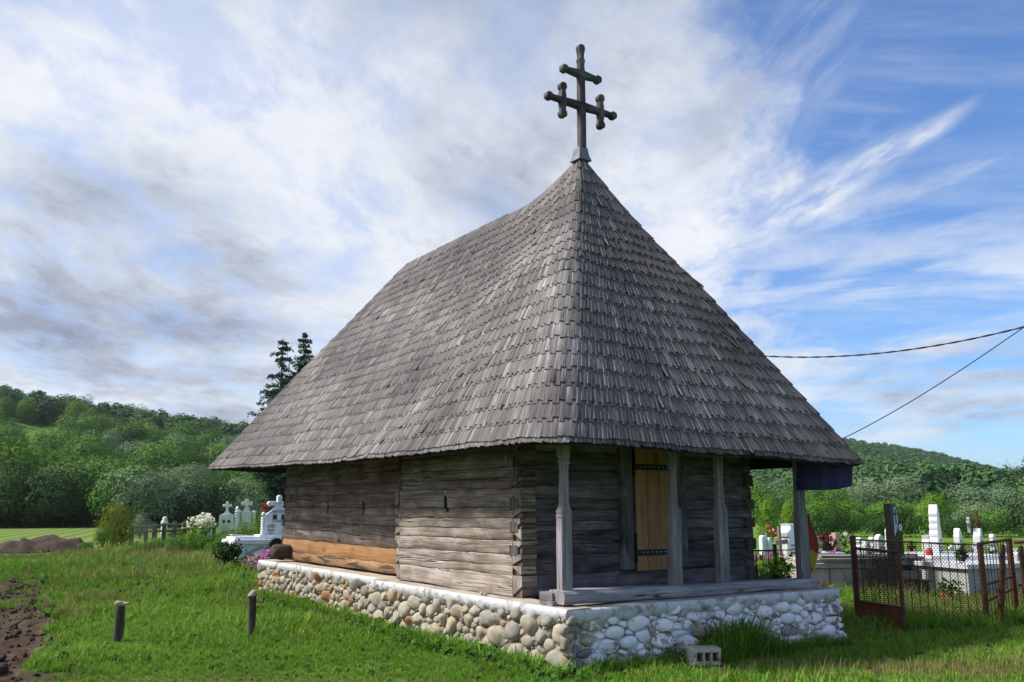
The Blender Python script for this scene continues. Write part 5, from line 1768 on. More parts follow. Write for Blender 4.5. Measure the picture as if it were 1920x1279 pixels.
def left_shrubs():
    B1 = [bush_crown(M['leaf_bright'], 320 + i, 2600, .028, 24) for i in range(2)]
    B2 = [bush_crown(M['leaf'], 330 + i, 2600, .028, 24) for i in range(2)]
    BY = bush_crown(M['leaf_yellow'], 340, 2600, .030, 26, .6)
    BW = bush_crown(M['leaf_willow'], 345, 2600, .026, 24, .6)
    spec = [ # px, top y, depth, width px, mesh, label
        (214, 930, 37, 108, BY, 'yellowish tall bush at the left end of the wooden fence'),
        (192, 975, 36, 50, B2[0], 'low green bush below the yellowish tall bush'),
        (262, 952, 47, 60, BW, 'silvery bush behind the wooden fence'),
        (300, 1003, 34, 70, B1[0], 'low leafy shrub below the wooden fence'),
        (250, 1010, 33, 60, B2[1], 'low weedy shrub in front of the yellowish bush'),
        (350, 1000, 33, 70, B1[1], 'leafy bramble left of the marble tomb, further from it'),
        (385, 992, 31, 66, B2[0], 'dark leafy bramble in the middle of the left bank'),
        (398, 1012, 29, 34, B2[1], 'narrow dark shrub close to the marble tomb slab'),
        (440, 982, 33, 66, B1[0], 'bright leafy bush right behind the marble tomb'),
        (488, 958, 34, 46, B1[1], 'bright tall bush behind the marble headstone'),
        (520, 950, 36, 60, B2[1], 'green bush between the marble headstone and the church wall'),
        (330, 985, 45, 60, B2[0], 'green shrub behind the wooden fence middle'),
        (420, 990, 38, 50, B1[1], 'bright bramble before the white gravestone'),
        (160, 1012, 34, 40, B2[0], 'small weedy shrub at the end of the soil mounds'),
        (462, 968, 37, 62, B1[0], 'bright bush in front of the lichen stained grey gravestone'),
        (428, 1000, 36, 50, B2[1], 'green bush at the foot of the white gravestone'),
    ]
    for k, (px, ty) in enumerate(((236, 1018), (262, 1012), (284, 1008), (306, 1004), (330, 1000), (352, 996), (372, 1003), (392, 1000), (408, 1006), (318, 1020), (366, 1018), (340, 1012))):
        spec.append((px, ty, 30.5 + (k % 4) * .7, 62, (B1[0], B2[1], B1[1])[k % 3], None))
    for px, ty, d, wp, me, lab in spec:
        h = top_z(ty, d); w = wp / F_PX * d
        grp = None
        if lab is None: lab, grp = 'low bramble covering the bank below the wooden fence', 'brambles on the bank below the fence'
        t = thing('leafy_bush', lab, 'bush', (gx(px, d), d, -.02), rnd.random() * 6, grp)
        t.scale = (w / 1.75, w / 1.75, h / .98)
        link('foliage', me, t)
        mb = MB()
        for k in range(4):
            a = k * 1.6 + rnd.random(); mb.tube([(0, 0, -.02), (math.cos(a) * .12, math.sin(a) * .12, .3), (math.cos(a) * .28, math.sin(a) * .28, .6)], [.02, .014, .006], 4)
        mb.build('stem', M['bark'], t)
    flower_plant('white_blossom_bush', 'white blossoming bush behind the fence left of the white gravestone', 'bush', (gx(374, 41), 41, 0), 1.0, 1.22, M['leaf_bright'], M['petal_white'], 500, 420, 12, .075, .07, .55)
left_shrubs()

def soil_mounds():
    for k, (px, ty, by, wpx, lab) in enumerate(((35, 1010, 1034, 100, 'brown soil heap cut by the left picture edge'), (92, 1004, 1032, 110, 'largest brown soil heap before the left field'), (138, 1008, 1026, 60, 'small brown soil heap next to the weedy shrub'))):
        d = 33.0 + k
        h = top_z(ty, d) ; w = wpx / F_PX * d
        n, m_ = 40, 12
        mb = MB()
        rs = []
        for j in range(m_):
            r = 1 - j / (m_ - 1) * .98
            rs.append([(math.cos(a) * w * .62 * r, math.sin(a) * w * .45 * r, (h * (1 - r ** 1.7) + fbm(math.cos(a) * r * 3 + k * 7, math.sin(a) * r * 3, 0, 1, 4) * .13 * (1 if r < .98 else 0)) - .03) for a in np.linspace(0, 2 * math.pi, n + 1)[:-1]])
        mb.rings(rs, caps=True)
        o = mb.build('soil_heap', M['clod'], None, True)
        o.location = (gx(px, d), d, 0)
        tag(o, lab, 'soil heap', 'soil heaps by the left field')
soil_mounds()

# ---- two short posts in the left lawn --------------------------
def lawn_posts():
    for k, (px, d, h, r, lab) in enumerate(((219, 10.95, top_z(1138, 10.95), .054, 'split dark wooden post in the lawn carrying a flat broken stone'), (470, 11.3, top_z(1114, 11.3), .050, 'round wooden post in the lawn capped by a rounded tan stone'))):
        x = gx(px, d)
        t = thing('lawn_post', lab, 'post', (x, d, float(ground_z(x, d))), 0, 'short posts in the lawn')
        mb = MB()
        rs = []
        for z in np.linspace(-.1, h, 9):
            rs.append([((r + fbm(math.cos(a) * 2, math.sin(a) * 2 + k * 5, z * 3, 1, 3) * (.020 if k == 0 else .006)) * math.cos(a) + (.03 if k == 0 else -.01) * z, (r + fbm(math.cos(a) * 2, math.sin(a) * 2 + 9, z * 3, 1, 3) * .01) * math.sin(a), z) for a in np.linspace(0, 2 * math.pi, 13)[:-1]])
        mb.rings(rs, t=.12)
        mb.build('post', M['fence_wood'], t, True, 50)
        g = np.random.default_rng(k + 2)
        P, F = stone_shape(2, g)
        if k == 0:
            o = mesh_arrays('cap_stone', P * np.array((.078, .065, .042)) + np.array((.0, 0, .02)), F, M['stone'], .45)
            o.location = t.location + Vector((.0, 0, h))
            P, F = stone_shape(1, g)
            o2 = mesh_arrays('stone_shard', P * np.array((.055, .04, .022)), F, M['stone'], .62)
            o2.location = t.location + Vector((.085, -.01, h + .025))
            tag(o2, 'flat stone shard jutting right on top of the split post', 'stone')
        else:
            P[:, 2] = np.where(P[:, 2] < -.3, -.3, P[:, 2])
            o = mesh_arrays('cap_stone', P * np.array((.070, .066, .060)), F, M['stone'], .5)
            o.location = t.location + Vector((-.005, 0, h + .012))
        tag(o, ('tan stone lying on top of the split dark post', 'rounded tan stone on top of the round post by the church')[k], 'stone')
lawn_posts()

# ---- cinder block before the whitewashed base ------------------
def cinder():
    p = at(1318, 1252, 9.5)
    x, y = p.x, 9.47
    t = thing('cinder_block', 'pale hollow cinder block in the grass before the whitewashed base', 'block', (x, y, float(ground_z(x, y)) + .035), R(6))
    L, H_, D = .325, .165, .20
    mb = MB()
    wx = [-L / 2, -L / 2 + .045, -L / 2 + .105, -L / 2 + .130, -L / 2 + .195, -L / 2 + .220, L / 2 - .045, L / 2]
    def rough(a): return a + rnd.uniform(-.004, .004)
    # shell with three square openings through it
    mb.box((0, 0, H_ - .02), (L, D, .045)); mb.box((0, 0, .018), (L, D, .036))
    for a, b in ((-L / 2, -L / 2 + .072), (-L / 2 + .132, -L / 2 + .158), (-L / 2 + .212, -L / 2 + .236), (L / 2 - .034, L / 2)):
        mb.box(((a + b) / 2, .002, H_ / 2 - .001), (b - a - .002, D - .006, H_ - .076))
    mb.box((0, D / 2 - .02, H_ / 2), (L - .05, .02, H_ - .07))
    o = mb.build('block', M['cinder'], t)
    bv = o.modifiers.new('bevel', 'BEVEL'); bv.width = .008; bv.segments = 2
cinder()

# ================================================================== RIGHT SIDE: GATE, FENCE, GRAVES
def mesh_panel(mb, P0, P1, z0, z1, cw_=.042, ch=.026, wd=.0040, ztop=None):
    """expanded metal: zigzag strands between two posts"""
    d = (P1 - P0); L = d.length; d.normalize()
    nr = Vector((-d.y, d.x, 0))
    nx, nz = int(L / cw_), int((z1 - z0) / ch)
    cx_, cz = L / nx, (z1 - z0) / nz
    for j in range(nz + 1):
        for i in range(nx):
            z = z0 + j * cz
            zo = cz * .5 if (i + j) % 2 == 0 else 0
            for k in (0, 1):
                s0, s1 = (i + k * .5) * cx_, (i + .5 + k * .5) * cx_
                za = z + (0 if k == 0 else cz * .62); zb = z + (cz * .62 if k == 0 else 0)
                if j % 2: s0 += cx_ * .5; s1 += cx_ * .5
                if s1 > L: continue
                a = P0 + d * s0; b = P0 + d * s1
                o = nr * .001
                mb.poly([(a.x, a.y, za - wd), (b.x, b.y, zb - wd), (b.x, b.y, zb + wd), (a.x, a.y, za + wd)])
def gate_and_fence():
    A = Vector((4.67, 12.38, 0)); Bp = Vector((6.30, 12.18, 0)); Cp = Vector((7.22, 13.12, 0))
    G1 = Vector((4.99, 11.70, 0))
    f = thing('mesh_fence', 'rusty expanded metal fence panels around the right grave plot', 'fence', A)
    def post(P, h, r, lean=(0, 0), parent=f, name='fence_post', m=M['rust']):
        q = P - A; mb = MB(); mb.box((q.x + lean[0] / 2, q.y, h / 2 - .05), (r, r, h + .1), Matrix.Rotation(math.atan2(lean[0], h), 3, 'Y')); return mb.build(name, m, parent)
    post(A, 1.22, .062); post(Bp, 1.13, .055); post(Cp, 1.16, .055)
    post(Bp + Vector((.30, .25, 0)), 1.10, .055, (.14, 0))
    def rail(P, Q, z0, z1, r=.016):
        mb = MB(); mb.tube([P - A + Vector((0, 0, z0)), Q - A + Vector((0, 0, z1))], r, 6); return mb.build('rail', M['rust'], f)
    rail(A, Bp, 1.165, 1.10, .013); rail(A, Bp, .18, .10, .010); rail(Bp, Cp, 1.12, 1.14, .022); rail(Bp, Cp, .58, .62, .02); rail(Bp, Cp, .10, .14, .014); rail(Bp, Cp, .36, .46, .018)
    ext = Cp + Vector((1.5, -.35, 0))
    rail(Cp + Vector((.06, -.02, 0)), ext, 1.10, 1.20, .024); rail(Cp + Vector((.06, -.02, 0)), ext, .50, .60, .018); post(Cp + Vector((.10, -.10, 0)), 1.05, .05)
    post(ext, 1.15, .055); post(Cp + Vector((.34, -.12, 0)), 1.0, .045, (.10, 0))
    for (P, Q, h0, h1, n) in ((A, Bp, 1.165, 1.10, 16), (Bp, Cp, 1.11, 1.13, 10), (Cp, ext, 1.08, 1.18, 10)):
        for i in range(1, n):
            s = i / n
            c = P.lerp(Q, s) - A; h = h0 + (h1 - h0) * s
            mb = MB(); mb.tube([(c.x, c.y + .012, .06), (c.x + rnd.uniform(-.006, .006), c.y + .012, h * .5), (c.x, c.y + .012, h)], .0055, 5); mb.build('upright_bar', M['rust_mesh'], f)
    mb = MB()
    mesh_panel(mb, Vector((0, 0, 0)), Bp - A, .12, 1.12)
    mesh_panel(mb, Bp - A, Cp - A, .14, 1.10)
    mesh_panel(mb, Cp - A, ext - A, .14, 1.12)
    o = mb.build('wire_mesh', M['rust_mesh'], f); o['kind'] = 'stuff'
    # open gate leaf with a sheet-metal foot
    G0 = A + Vector((.0, -.06, 0))
    g = thing('metal_gate', 'rusty gate leaf standing open with solid sheet foot and mesh above', 'gate', G0)
    D = G1 - G0
    def tube(p, q, r, nm): mb = MB(); mb.tube([p, q], r, 7); return mb.build(nm, M['rust'], g)
    tube((0, 0, .03), (0, 0, 1.05), .020, 'frame_bar'); tube((D.x, D.y, .0), (D.x, D.y, 1.02), .024, 'frame_bar')
    tube((0, 0, 1.05), (D.x, D.y, 1.03), .020, 'frame_bar'); tube((0, 0, .36), (D.x, D.y, .34), .016, 'frame_bar'); tube((0, 0, .05), (D.x, D.y, .03), .014, 'frame_bar')
    mb = MB()
    nrm = Vector((-D.y, D.x, 0)).normalized() * .003
    a, b = Vector((0, 0, .05)), Vector((D.x, D.y, .03)); c, d_ = Vector((D.x, D.y, .34)), Vector((0, 0, .36))
    mb.rings([[p - nrm for p in (a, b, c, d_)], [p + nrm for p in (a, b, c, d_)]]); mb.build('sheet_panel', plain_mat('rusty_sheet', (.15, .050, .022), .75, .4, 5, .3, c2=(.085, .030, .016)), g)
    mb = MB(); mesh_panel(mb, Vector((0, 0, 0)), D, .37, 1.03); o = mb.build('wire_mesh', M['rust_mesh'], g); o['kind'] = 'stuff'
    for s in (.2, .4, .6, .8): tube(D * s + Vector((0, 0, .36)), D * s + Vector((0, 0, 1.04)), .005, 'upright_bar')
    mb = MB(); c = D * .88
    mb.tube([(c.x + .05 * math.cos(a_) * D.normalized().x, c.y + .05 * math.cos(a_) * D.normalized().y, 1.085 + .05 * math.sin(a_)) for a_ in np.linspace(0, 6.28, 14)], .007, 5); mb.build('ring', M['rust'], g)
gate_and_fence()

def sculpted(outline, depth, m, name, parent, y=0.0, bev=.012, loc=(0, 0, 0)):
    mb = MB(); mb.prism(outline, depth, Matrix.Translation((loc[0], y + loc[1], loc[2])), bevel=bev); return mb.build(name, m, parent)
def grave(px, d, label, name='gravestone', rz=None, cat='gravestone', group=None):
    return thing(name, label, cat, (gx(px, d), d, 0), CH_A if rz is None else rz, group)
def ink_lines(parent, x0, z0, w, n, dz, y=-.003, m=None):
    mb = MB()
    for k in range(n):
        q = 4 + k % 3
        for j in range(q): mb.box((x0 - w / 2 + (j + .5) * w / q, y, z0 - k * dz), (w / q * .7, .006, dz * .38))
    mb.build('engraved_lines', m or M['ink'], parent)['kind'] = 'stuff'

def right_graves():
    # black granite stele with pale carved panel
    d = 17.2
    t = grave(1692, d, 'tall slanted-top black granite gravestone with a pale carved cross', 'granite_gravestone', R(30))
    sculpted([(-.15, .62), (.17, .62), (.155, 1.34), (.02, 1.67), (-.15, 1.67)], .16, M['granite'], 'stele', t)
    sculpted([(-.24, .44), (.25, .44), (.25, .62), (-.24, .62)], .34, M['granite'], 'base', t, -.08)
    sculpted([(-.36, .0), (.36, .0), (.36, .44), (-.36, .44)], .70, M['granite'], 'base', t, -.2)
    arc = [(-.085, .98)] + [(-.085 + .0, .98)] + [(.02 * math.sin(k) + .035 * math.sin(k) - .02, 1.0 + .62 * k / math.pi) for k in np.linspace(.15, math.pi, 9)] + [(-.085, 1.60)]
    sculpted([(-.095, 1.05), (-.05, 1.12), (.01, 1.25), (.035, 1.40), (.02, 1.54), (-.02, 1.62), (-.07, 1.60), (-.085, 1.4)], .008, M['pale'], 'carved_panel', t, -.006, 0)
    mb = MB(); mb.box((-.03, -.009, 1.42), (.022, .01, .28)); mb.box((-.03, -.009, 1.48), (.10, .01, .03)); mb.build('carved_cross', M['granite'], t)
    mb = MB(); mb.prism([(.048 * math.cos(a), .062 * math.sin(a)) for a in np.linspace(0, 6.28, 15)[:-1]], .012, Matrix.Translation((.085, -.010, 1.22))); mb.build('portrait_frame', M['marble'], t)
    mb = MB(); mb.prism([(.026 * math.cos(a), .036 * math.sin(a)) for a in np.linspace(0, 6.28, 13)[:-1]], .006, Matrix.Translation((.085, -.014, 1.22))); mb.build('portrait', M['grey_stone'], t)
    # tall white stele seen nearly edge-on
    d = 19
    t = grave(1771, d, 'tallest white marble stele with rounded stacked lobes behind the mesh fence', 'white_stele', R(58))
    ol = [(-.30, 0), (.30, 0), (.30, .95)]
    for k in range(4):
        zc = 1.05 + k * .14
        for a in np.linspace(-1.2, 1.2, 5): ol.append((.24 - k * .045 + .055 * math.cos(a), zc + .065 * math.sin(a)))
    ol += [(.06, 1.60), (.03, 1.66), (-.03, 1.66), (-.06, 1.60)]
    for k in range(3, -1, -1):
        zc = 1.05 + k * .14
        for a in np.linspace(1.2, -1.2, 5): ol.append((-(.24 - k * .045 + .055 * math.cos(a)), zc + .065 * math.sin(a)))
    ol.append((-.30, .95))
    sculpted(ol, .17, M['marble'], 'stele', t, 0, .014)
    sculpted([(-.42, 0), (.42, 0), (.42, .22), (-.42, .22)], .4, M['marble'], 'base', t, -.1)
    ink_lines(t, 0, .92, .34, 6, .07)
    # small stained stone beside it
    d = 19.6
    t = grave(1752, d, 'short stained pale stele just left of the tallest white stele', 'small_stele', R(50))
    sculpted([(-.16, 0), (.16, 0), (.16, .84), (.10, .92), (.14, 1.0), (-.14, 1.0), (-.10, .92), (-.16, .84)], .15, M['marble_old'], 'stele', t)
    # leaning slim stele with dry wreath
    d = 22
    t = grave(1809, d, 'slim white stele with a dried wreath at its foot', 'white_stele', R(52))
    sculpted([(-.17, .0), (.17, .0), (.15, .88), (.08, 1.02), (-.06, 1.10), (-.14, 1.02), (-.17, .9)], .14, M['marble'], 'stele', t)
    ink_lines(t, 0, .8, .2, 5, .08)
    g = np.random.default_rng(31)
    def wreath(name, label, loc, r, tube, m, n, seed, rot=(math.pi / 2, 0, 0), cat='wreath'):
        g = np.random.default_rng(seed)
        a = g.uniform(0, 6.28, n); P = np.c_[np.cos(a) * r, np.sin(a) * r, np.zeros(n)] + g.normal(size=(n, 3)) * tube
        o = link(name, leaf_mesh(name, P, g.normal(size=(n, 3)), .022, m, g.random(n)))
        o.location = loc; o.rotation_euler = rot
        tag(o, label, cat)
        return o
    wreath('dried_wreath', 'dry brown wreath leaning on the slim white stele', (gx(1809, 21.8), 21.7, .62), .10, .03, leaf_mat('dry_wreath_leaf', (.05, .04, .03), (.12, .09, .06), (.24, .18, .12)), 120, 4)
    wreath('round_wreath', 'round dark green wreath hanging behind the mesh fence', (gx(1812, 15.5), 15.5, .80), .065, .028, M['leaf_dark'], 330, 5)
    # white stele with grey cross behind it
    d = 20
    t = grave(1849, d, 'white leaning stele with a grey cross top beside the fence corner', 'white_stele', R(55))
    sculpted([(-.24, 0), (.24, 0), (.22, .98), (.10, 1.02), (.08, 1.14), (-.08, 1.14), (-.10, 1.02), (-.22, .98)], .15, M['marble'], 'stele', t)
    ink_lines(t, 0, .86, .30, 6, .08)
    mb = MB(); mb.prism(cross_outline(.22, .34, .06, .05), .06, Matrix.Translation((-.08, .2, 1.05))); mb.build('cross', M['grey_stone'], t)
    t = grave(1842, 20.8, 'thin reddish wooden cross standing behind the white leaning stele', 'wooden_cross', R(40), 'cross')
    mb = MB(); mb.box((0, 0, .75), (.055, .05, 1.5)); mb.build('upright', M['rust'], t)
    mb = MB(); mb.box((0, -.03, 1.22), (.34, .04, .05)); mb.build('cross_arm', M['rust'], t)
    flower_plant('white_flowers', 'white flowers with dark leaves beside the leaning stele', 'flowers', (gx(1862, 19.8), 19.8, .42), .22, .34, M['leaf_dark'], M['petal_white'], 60, 60, 15, .03, .04)
    # small cross-knob stone on dark base
    d = 23
    t = grave(1871, d, 'small white knobbed stone on a dark pedestal near the right edge', 'small_stele', R(35))
    sculpted([(-.06, .42), (.06, .42), (.05, .62), (.11, .68), (.11, .74), (.05, .78), (.08, .86), (.05, .93), (-.05, .93), (-.08, .86), (-.05, .78), (-.11, .74), (-.11, .68), (-.05, .62)], .11, M['marble'], 'stele', t)
    sculpted([(-.16, 0), (.16, 0), (.14, .42), (-.14, .42)], .25, M['rust'], 'base', t, -.07)
    t = grave(1916, 22, 'white block stone cut by the right picture edge', 'small_stele', R(35))
    sculpted([(-.13, 0), (.13, 0), (.13, .48), (.07, .52), (.10, .62), (-.10, .62), (-.07, .52), (-.13, .48)], .2, M['marble'], 'stele', t)
    # group of small white steles left of the black stone
    for px, d, ht, w, lab, kd in ((1618, 27, 1008, .26, 'leftmost small white stele with knob top left of the black stone', 0), (1631, 26, 1012, .34, 'broad white twin-topped stone between small steles', 1), (1641, 27.5, 1007, .22, 'narrow white knobbed stele right of the broad twin-topped stone', 0), (1656, 25, 1002, .30, 'round-topped grey veined stele left of the black stone', 2), (1678, 24, 984, .28, 'white stele half hidden behind the black granite stone', 3)):
        t = grave(px, d, lab, 'white_stele', R(40))
        h = top_z(ht, d)
        if kd == 0: ol = [(-w / 2, 0), (w / 2, 0), (w / 2, h * .62), (w * .22, h * .70), (w * .22, h * .76), (w * .42, h * .83), (w * .38, h * .92), (w * .15, h), (-w * .15, h), (-w * .38, h * .92), (-w * .42, h * .83), (-w * .22, h * .76), (-w * .22, h * .70), (-w / 2, h * .62)]
        elif kd == 1: ol = [(-w / 2, 0), (w / 2, 0), (w / 2, h * .78), (w * .36, h * .80), (w * .36, h), (w * .1, h), (w * .08, h * .8), (-w * .08, h * .8), (-w * .1, h), (-w * .36, h), (-w * .36, h * .8), (-w / 2, h * .78)]
        else: ol = [(-w / 2, 0), (w / 2, 0), (w / 2, h * .84), (w * .3, h * .95), (0, h), (-w * .3, h * .95), (-w / 2, h * .84)]
        sculpted(ol, .14, M['marble_old'] if kd == 2 else M['marble'], 'stele', t)
        ink_lines(t, 0, h * .58, w * .6, 4, .09)
    # carved white stone framed behind the right post
    d = 21
    t = grave(1492, d, 'large carved white gravestone framed beside the right porch post', 'carved_gravestone', R(48))
    h = top_z(982, d)
    ol = [(-.30, 0), (.30, 0), (.30, h * .66), (.22, h * .72), (.16, h * .74), (.26, h * .78), (.28, h * .84), (.20, h * .88), (.11, h * .90), (.09, h * .95), (.11, h), (-.11, h), (-.09, h * .95), (-.11, h * .90), (-.20, h * .88), (-.28, h * .84), (-.26, h * .78), (-.16, h * .74), (-.22, h * .72), (-.30, h * .66)]
    sculpted(ol, .26, M['marble'], 'stele', t, 0, .02)
    sculpted([(-.42, 0), (.42, 0), (.42, .20), (-.42, .20)], .5, M['marble'], 'base', t, -.12)
    ink_lines(t, .02, h * .6, .38, 8, .085, -.004)
    # wooden cross
    t = grave(1466, 20, 'grey weathered wooden cross seen through the porch', 'wooden_cross', R(25), 'cross')
    h = top_z(988, 20)
    mb = MB(); mb.box((0, 0, h / 2), (.085, .06, h), taper=(.7, .8)); mb.build('upright', M['old_board'], t)
    mb = MB(); mb.box((0, -.05, h * .72), (.36, .04, .10), Matrix.Rotation(R(-4), 3, 'Y')); mb.build('cross_arm', M['old_board'], t)
    o = flower_plant('red_white_flowers', 'red and white flower bunch behind the grey wooden cross', 'flowers', (gx(1466, 22), 22, .85), .42, .3, M['petal_white'], M['petal_red'], 30, 60, 17, .04, .04, .4)
    for px, ty, w, lab in ((1437, 1004, .24, 'white flat-topped stele at the church wall edge'), (1447, 1008, .13, 'slim white stele beside the flat-topped one at the wall edge')):
        d = 26
        t = grave(px, d, lab, 'white_stele', R(35)); h = top_z(ty, d)
        sculpted([(-w / 2, 0), (w / 2, 0), (w / 2, h * .9), (w * .3, h), (-w * .3, h), (-w / 2, h * .92)], .14, M['marble'], 'stele', t)
    # pink terrazzo cross stone with wreath
    d = 23
    t = grave(1576, d, 'pinkish terrazzo gravestone with stepped shoulders beside a dark wreath', 'terrazzo_gravestone', R(38)); h = top_z(999, d)
    sculpted([(-.30, 0), (.30, 0), (.22, h * .45), (.13, h * .72), (.10, h * .76), (.10, h), (-.10, h), (-.10, h * .76), (-.13, h * .72), (-.22, h * .45)], .2, M['pink_stone'], 'stele', t)
    o = flower_plant('wreath_stand', 'dark wreath of red and burgundy flowers beside the pink gravestone', 'wreath', (gx(1557, 22.5), 22.5, .40), .36, .52, M['leaf_dark'], M['petal_mixed'], 120, 160, 18, .045, .05, .3)
    flower_plant('pink_bouquet', 'small pink bouquet under the dark wreath', 'flowers', (gx(1562, 22.0), 22.0, .42), .14, .18, M['leaf'], M['petal_pink'], 20, 40, 19, .03, .03)
    flower_plant('green_spray', 'dark green and white spray right of the pink gravestone', 'flowers', (gx(1589, 22.6), 22.6, .3), .22, .72, M['leaf_dark'], M['petal_white'], 110, 30, 20, .03, .05, .8)
    # small grey stones
    t = grave(1538, 24, 'pointed grey stele right of the drooping flag', 'grey_stele', R(40)); h = top_z(1008, 24)
    sculpted([(-.15, 0), (.15, 0), (.11, h * .9), (.04, h), (-.04, h), (-.11, h * .9)], .14, M['grey_stone'], 'stele', t)
    t = grave(1533, 19.5, 'grey stone with a dark engraved pattern near the outer post', 'grey_gravestone', R(40)); h = top_z(1027, 19.5)
    sculpted([(-.26, 0), (.26, 0), (.26, h * .92), (.14, h), (-.2, h), (-.26, h * .92)], .16, M['marble_old'], 'slab', t)
    ink_lines(t, .02, h * .85, .34, 4, .08, -.004)
    for px, d, ty, w, m_, lab in ((1604, 30, 1017, .30, 'marble', 'tiny white cross far back in the right graveyard, left of the knob stele'), (1548, 29, 1016, .34, 'rust', 'small dark cross far back behind the dark wreath'), (1713, 27, 1014, .30, 'rust', 'small rusty cross right of the black granite stone'), (1790, 28, 1019, .32, 'marble', 'small white cross between the tallest stele and the slim wreathed stele'), (1829, 27, 1022, .30, 'marble_old', 'small grey cross between the slim wreathed stele and the leaning stele'), (1893, 27, 1020, .32, 'marble', 'small white cross near the right edge behind the fence post'), (1524, 27, 1018, .34, 'marble', 'small white cross just right of the outer porch post'), (1667, 30, 1018, .30, 'marble_old', 'small grey cross close to the left side of the black granite stone')):
        t = grave(px, d, lab, 'grave_cross', R(25), 'cross'); h = top_z(ty, d)
        mb = MB(); mb.prism(cross_outline(w, max(.3, h - .12), .085, .05 if m_ != 'rust' else 0), .08, Matrix.Translation((0, 0, .12))); mb.build('cross', M[m_], t)
        mb = MB(); mb.box((0, .04, .07), (w * 1.1, .26, .14)); mb.build('base', M['concrete'], t)
    # low white tombs
    for px, d, L, ty, lab in ((1555, 22, .85, 1036, 'low white slab tomb before the pink gravestone'), (1592, 22.5, .60, 1041, 'low white box tomb with a red mark right of the pink gravestone')):
        t = grave(px, d, lab, 'white_tomb', R(12), 'tomb'); h = top_z(ty, d)
        mb = MB(); mb.box((0, .3, h / 2 - .06), (L - .06, .6, h - .12)); mb.build('chest', M['concrete_pale'], t)
        mb = MB(); mb.box((0, .3, h - .05), (L, .7, .10)); mb.build('top_slab', M['marble'], t)
        if px == 1592: mb = MB(); mb.box((-.08, -.052, h - .06), (.09, .01, .08)); mb.build('red_plate', M['red'], t)
    # concrete block plot with boards, right of the porch
    d = 17.6
    p = Vector((gx(1530, d), d, 0))
    t = thing('concrete_tomb', 'old concrete block tomb with a stepped rim beside the fence', 'tomb', p, R(3))
    mb = MB(); mb.box((1.15, .75, .24), (2.70, 1.3, .48)); mb.build('core', M['concrete'], t)
    for k in range(5):
        mb = MB(); mb.box((.05 + k * .52, .085, .225), (.505, .09, .40)); o = mb.build('block', M['concrete'], t)
        bv = o.modifiers.new('bevel', 'BEVEL'); bv.width = .014; bv.segments = 2
    for z, e, h in ((.485, .06, .10), (.575, .02, .07)):
        mb = MB(); mb.box((1.15, .72, z), (2.70 + e, 1.36 + e, h)); o = mb.build('rim_slab', M['concrete'], t); bv = o.modifiers.new('bevel', 'BEVEL'); bv.width = .012
    for k, (y, z, rot, lab) in enumerate(((.05, .650, 1.0, 'grey board on the concrete tomb rim, front of the pair'), (.36, .660, -1.2, 'grey board on the concrete tomb rim, behind the other'))):
        mb = MB(); mb.box((0, 0, 0), (2.05, .22, .045), t=.5); o = mb.build('loose_board', M['old_board'])
        o.location = p + Vector((1.12, y, z)); o.rotation_euler = (0, R(rot * .6), R(3 + rot)); tag(o, lab, 'board', 'loose boards on the concrete tomb')
    # white tombs and paving inside the fenced plot
    t = thing('white_tomb', 'broad pale tomb platform under the tallest white stele', 'tomb', (gx(1745, 17.6), 17.6, 0), R(5))
    mb = MB(); mb.box((.3, 1.3, .11), (3.1, 2.6, .22)); mb.build('plinth', M['concrete_pale'], t)
    mb = MB(); mb.box((1.0, 1.0, .40), (1.5, 1.5, .36)); mb.build('chest', M['concrete_pale'], t)
    mb = MB(); mb.box((1.0, 1.0, .62), (1.66, 1.66, .08)); mb.build('top_slab', M['marble'], t)
    mb = MB(); mb.box((-.55, .8, .32), (1.1, .9, .20)); mb.build('chest', M['concrete'], t)
    t = thing('white_tomb', 'pale tomb slab behind the fence corner at the right edge', 'tomb', (gx(1885, 16.8), 16.8, 0), R(20))
    mb = MB(); mb.box((0, .8, .25), (1.7, 1.6, .50)); mb.build('chest', M['concrete_pale'], t)
    mb = MB(); mb.box((0, .8, .54), (1.84, 1.74, .08)); mb.build('top_slab', M['marble'], t)
    t = thing('grave_box', 'dark tin candle box in front of the black granite stone', 'box', (gx(1731, 15.6), 15.6, 0), R(20))
    mb = MB(); mb.box((0, .15, .20), (.32, .3, .32)); mb.build('body', M['granite'], t); mb = MB(); mb.box((0, .15, .375), (.38, .36, .03), Matrix.Rotation(R(5), 3, 'Y')); mb.build('lid', M['granite'], t)
    t = thing('flower_pot', 'terracotta flower pot with greenery behind the mesh fence', 'flower pot', (gx(1777, 15.2), 15.2, .02))
    mb = MB(); mb.lathe([(.07, 0), (.10, .15), (.115, .15), (.115, .19), (.095, .19), (.08, .15)], n=14); mb.build('pot', M['terracotta'], t, True, 40)
    g = np.random.default_rng(50); P = g.normal(size=(150, 3)) * (.10, .08, .07) + (.03, 0, .27); link('foliage', leaf_mesh('foliage', P, P, .035, M['leaf'], g.random(150)), t)
    t = thing('grave_candle', 'red plastic grave candle on the pale tomb platform', 'candle', (gx(1748, 18.2), 18.2, .58))
    mb = MB(); mb.lathe([(.05, 0), (.065, .03), (.07, .16), (.05, .19), (.02, .22)], n=12); mb.build('cup', M['red'], t, True, 40)
    # dark iron gate by the wall corner
    t = thing('iron_gate', 'dark iron garden gate seen at the church wall edge', 'gate', (gx(1412, 17), 17, 0), R(5))
    for x in (.0, .10, .22, .34): mb = MB(); mb.tube([(x, 0, .05), (x, 0, .78)], .010, 5); mb.build('bar', M['iron'], t)
    mb = MB(); mb.box((.20, 0, .80), (.52, .03, .03)); mb.build('rail', M['iron'], t); mb = MB(); mb.box((.20, 0, .10), (.5, .03, .03)); mb.build('rail', M['iron'], t)
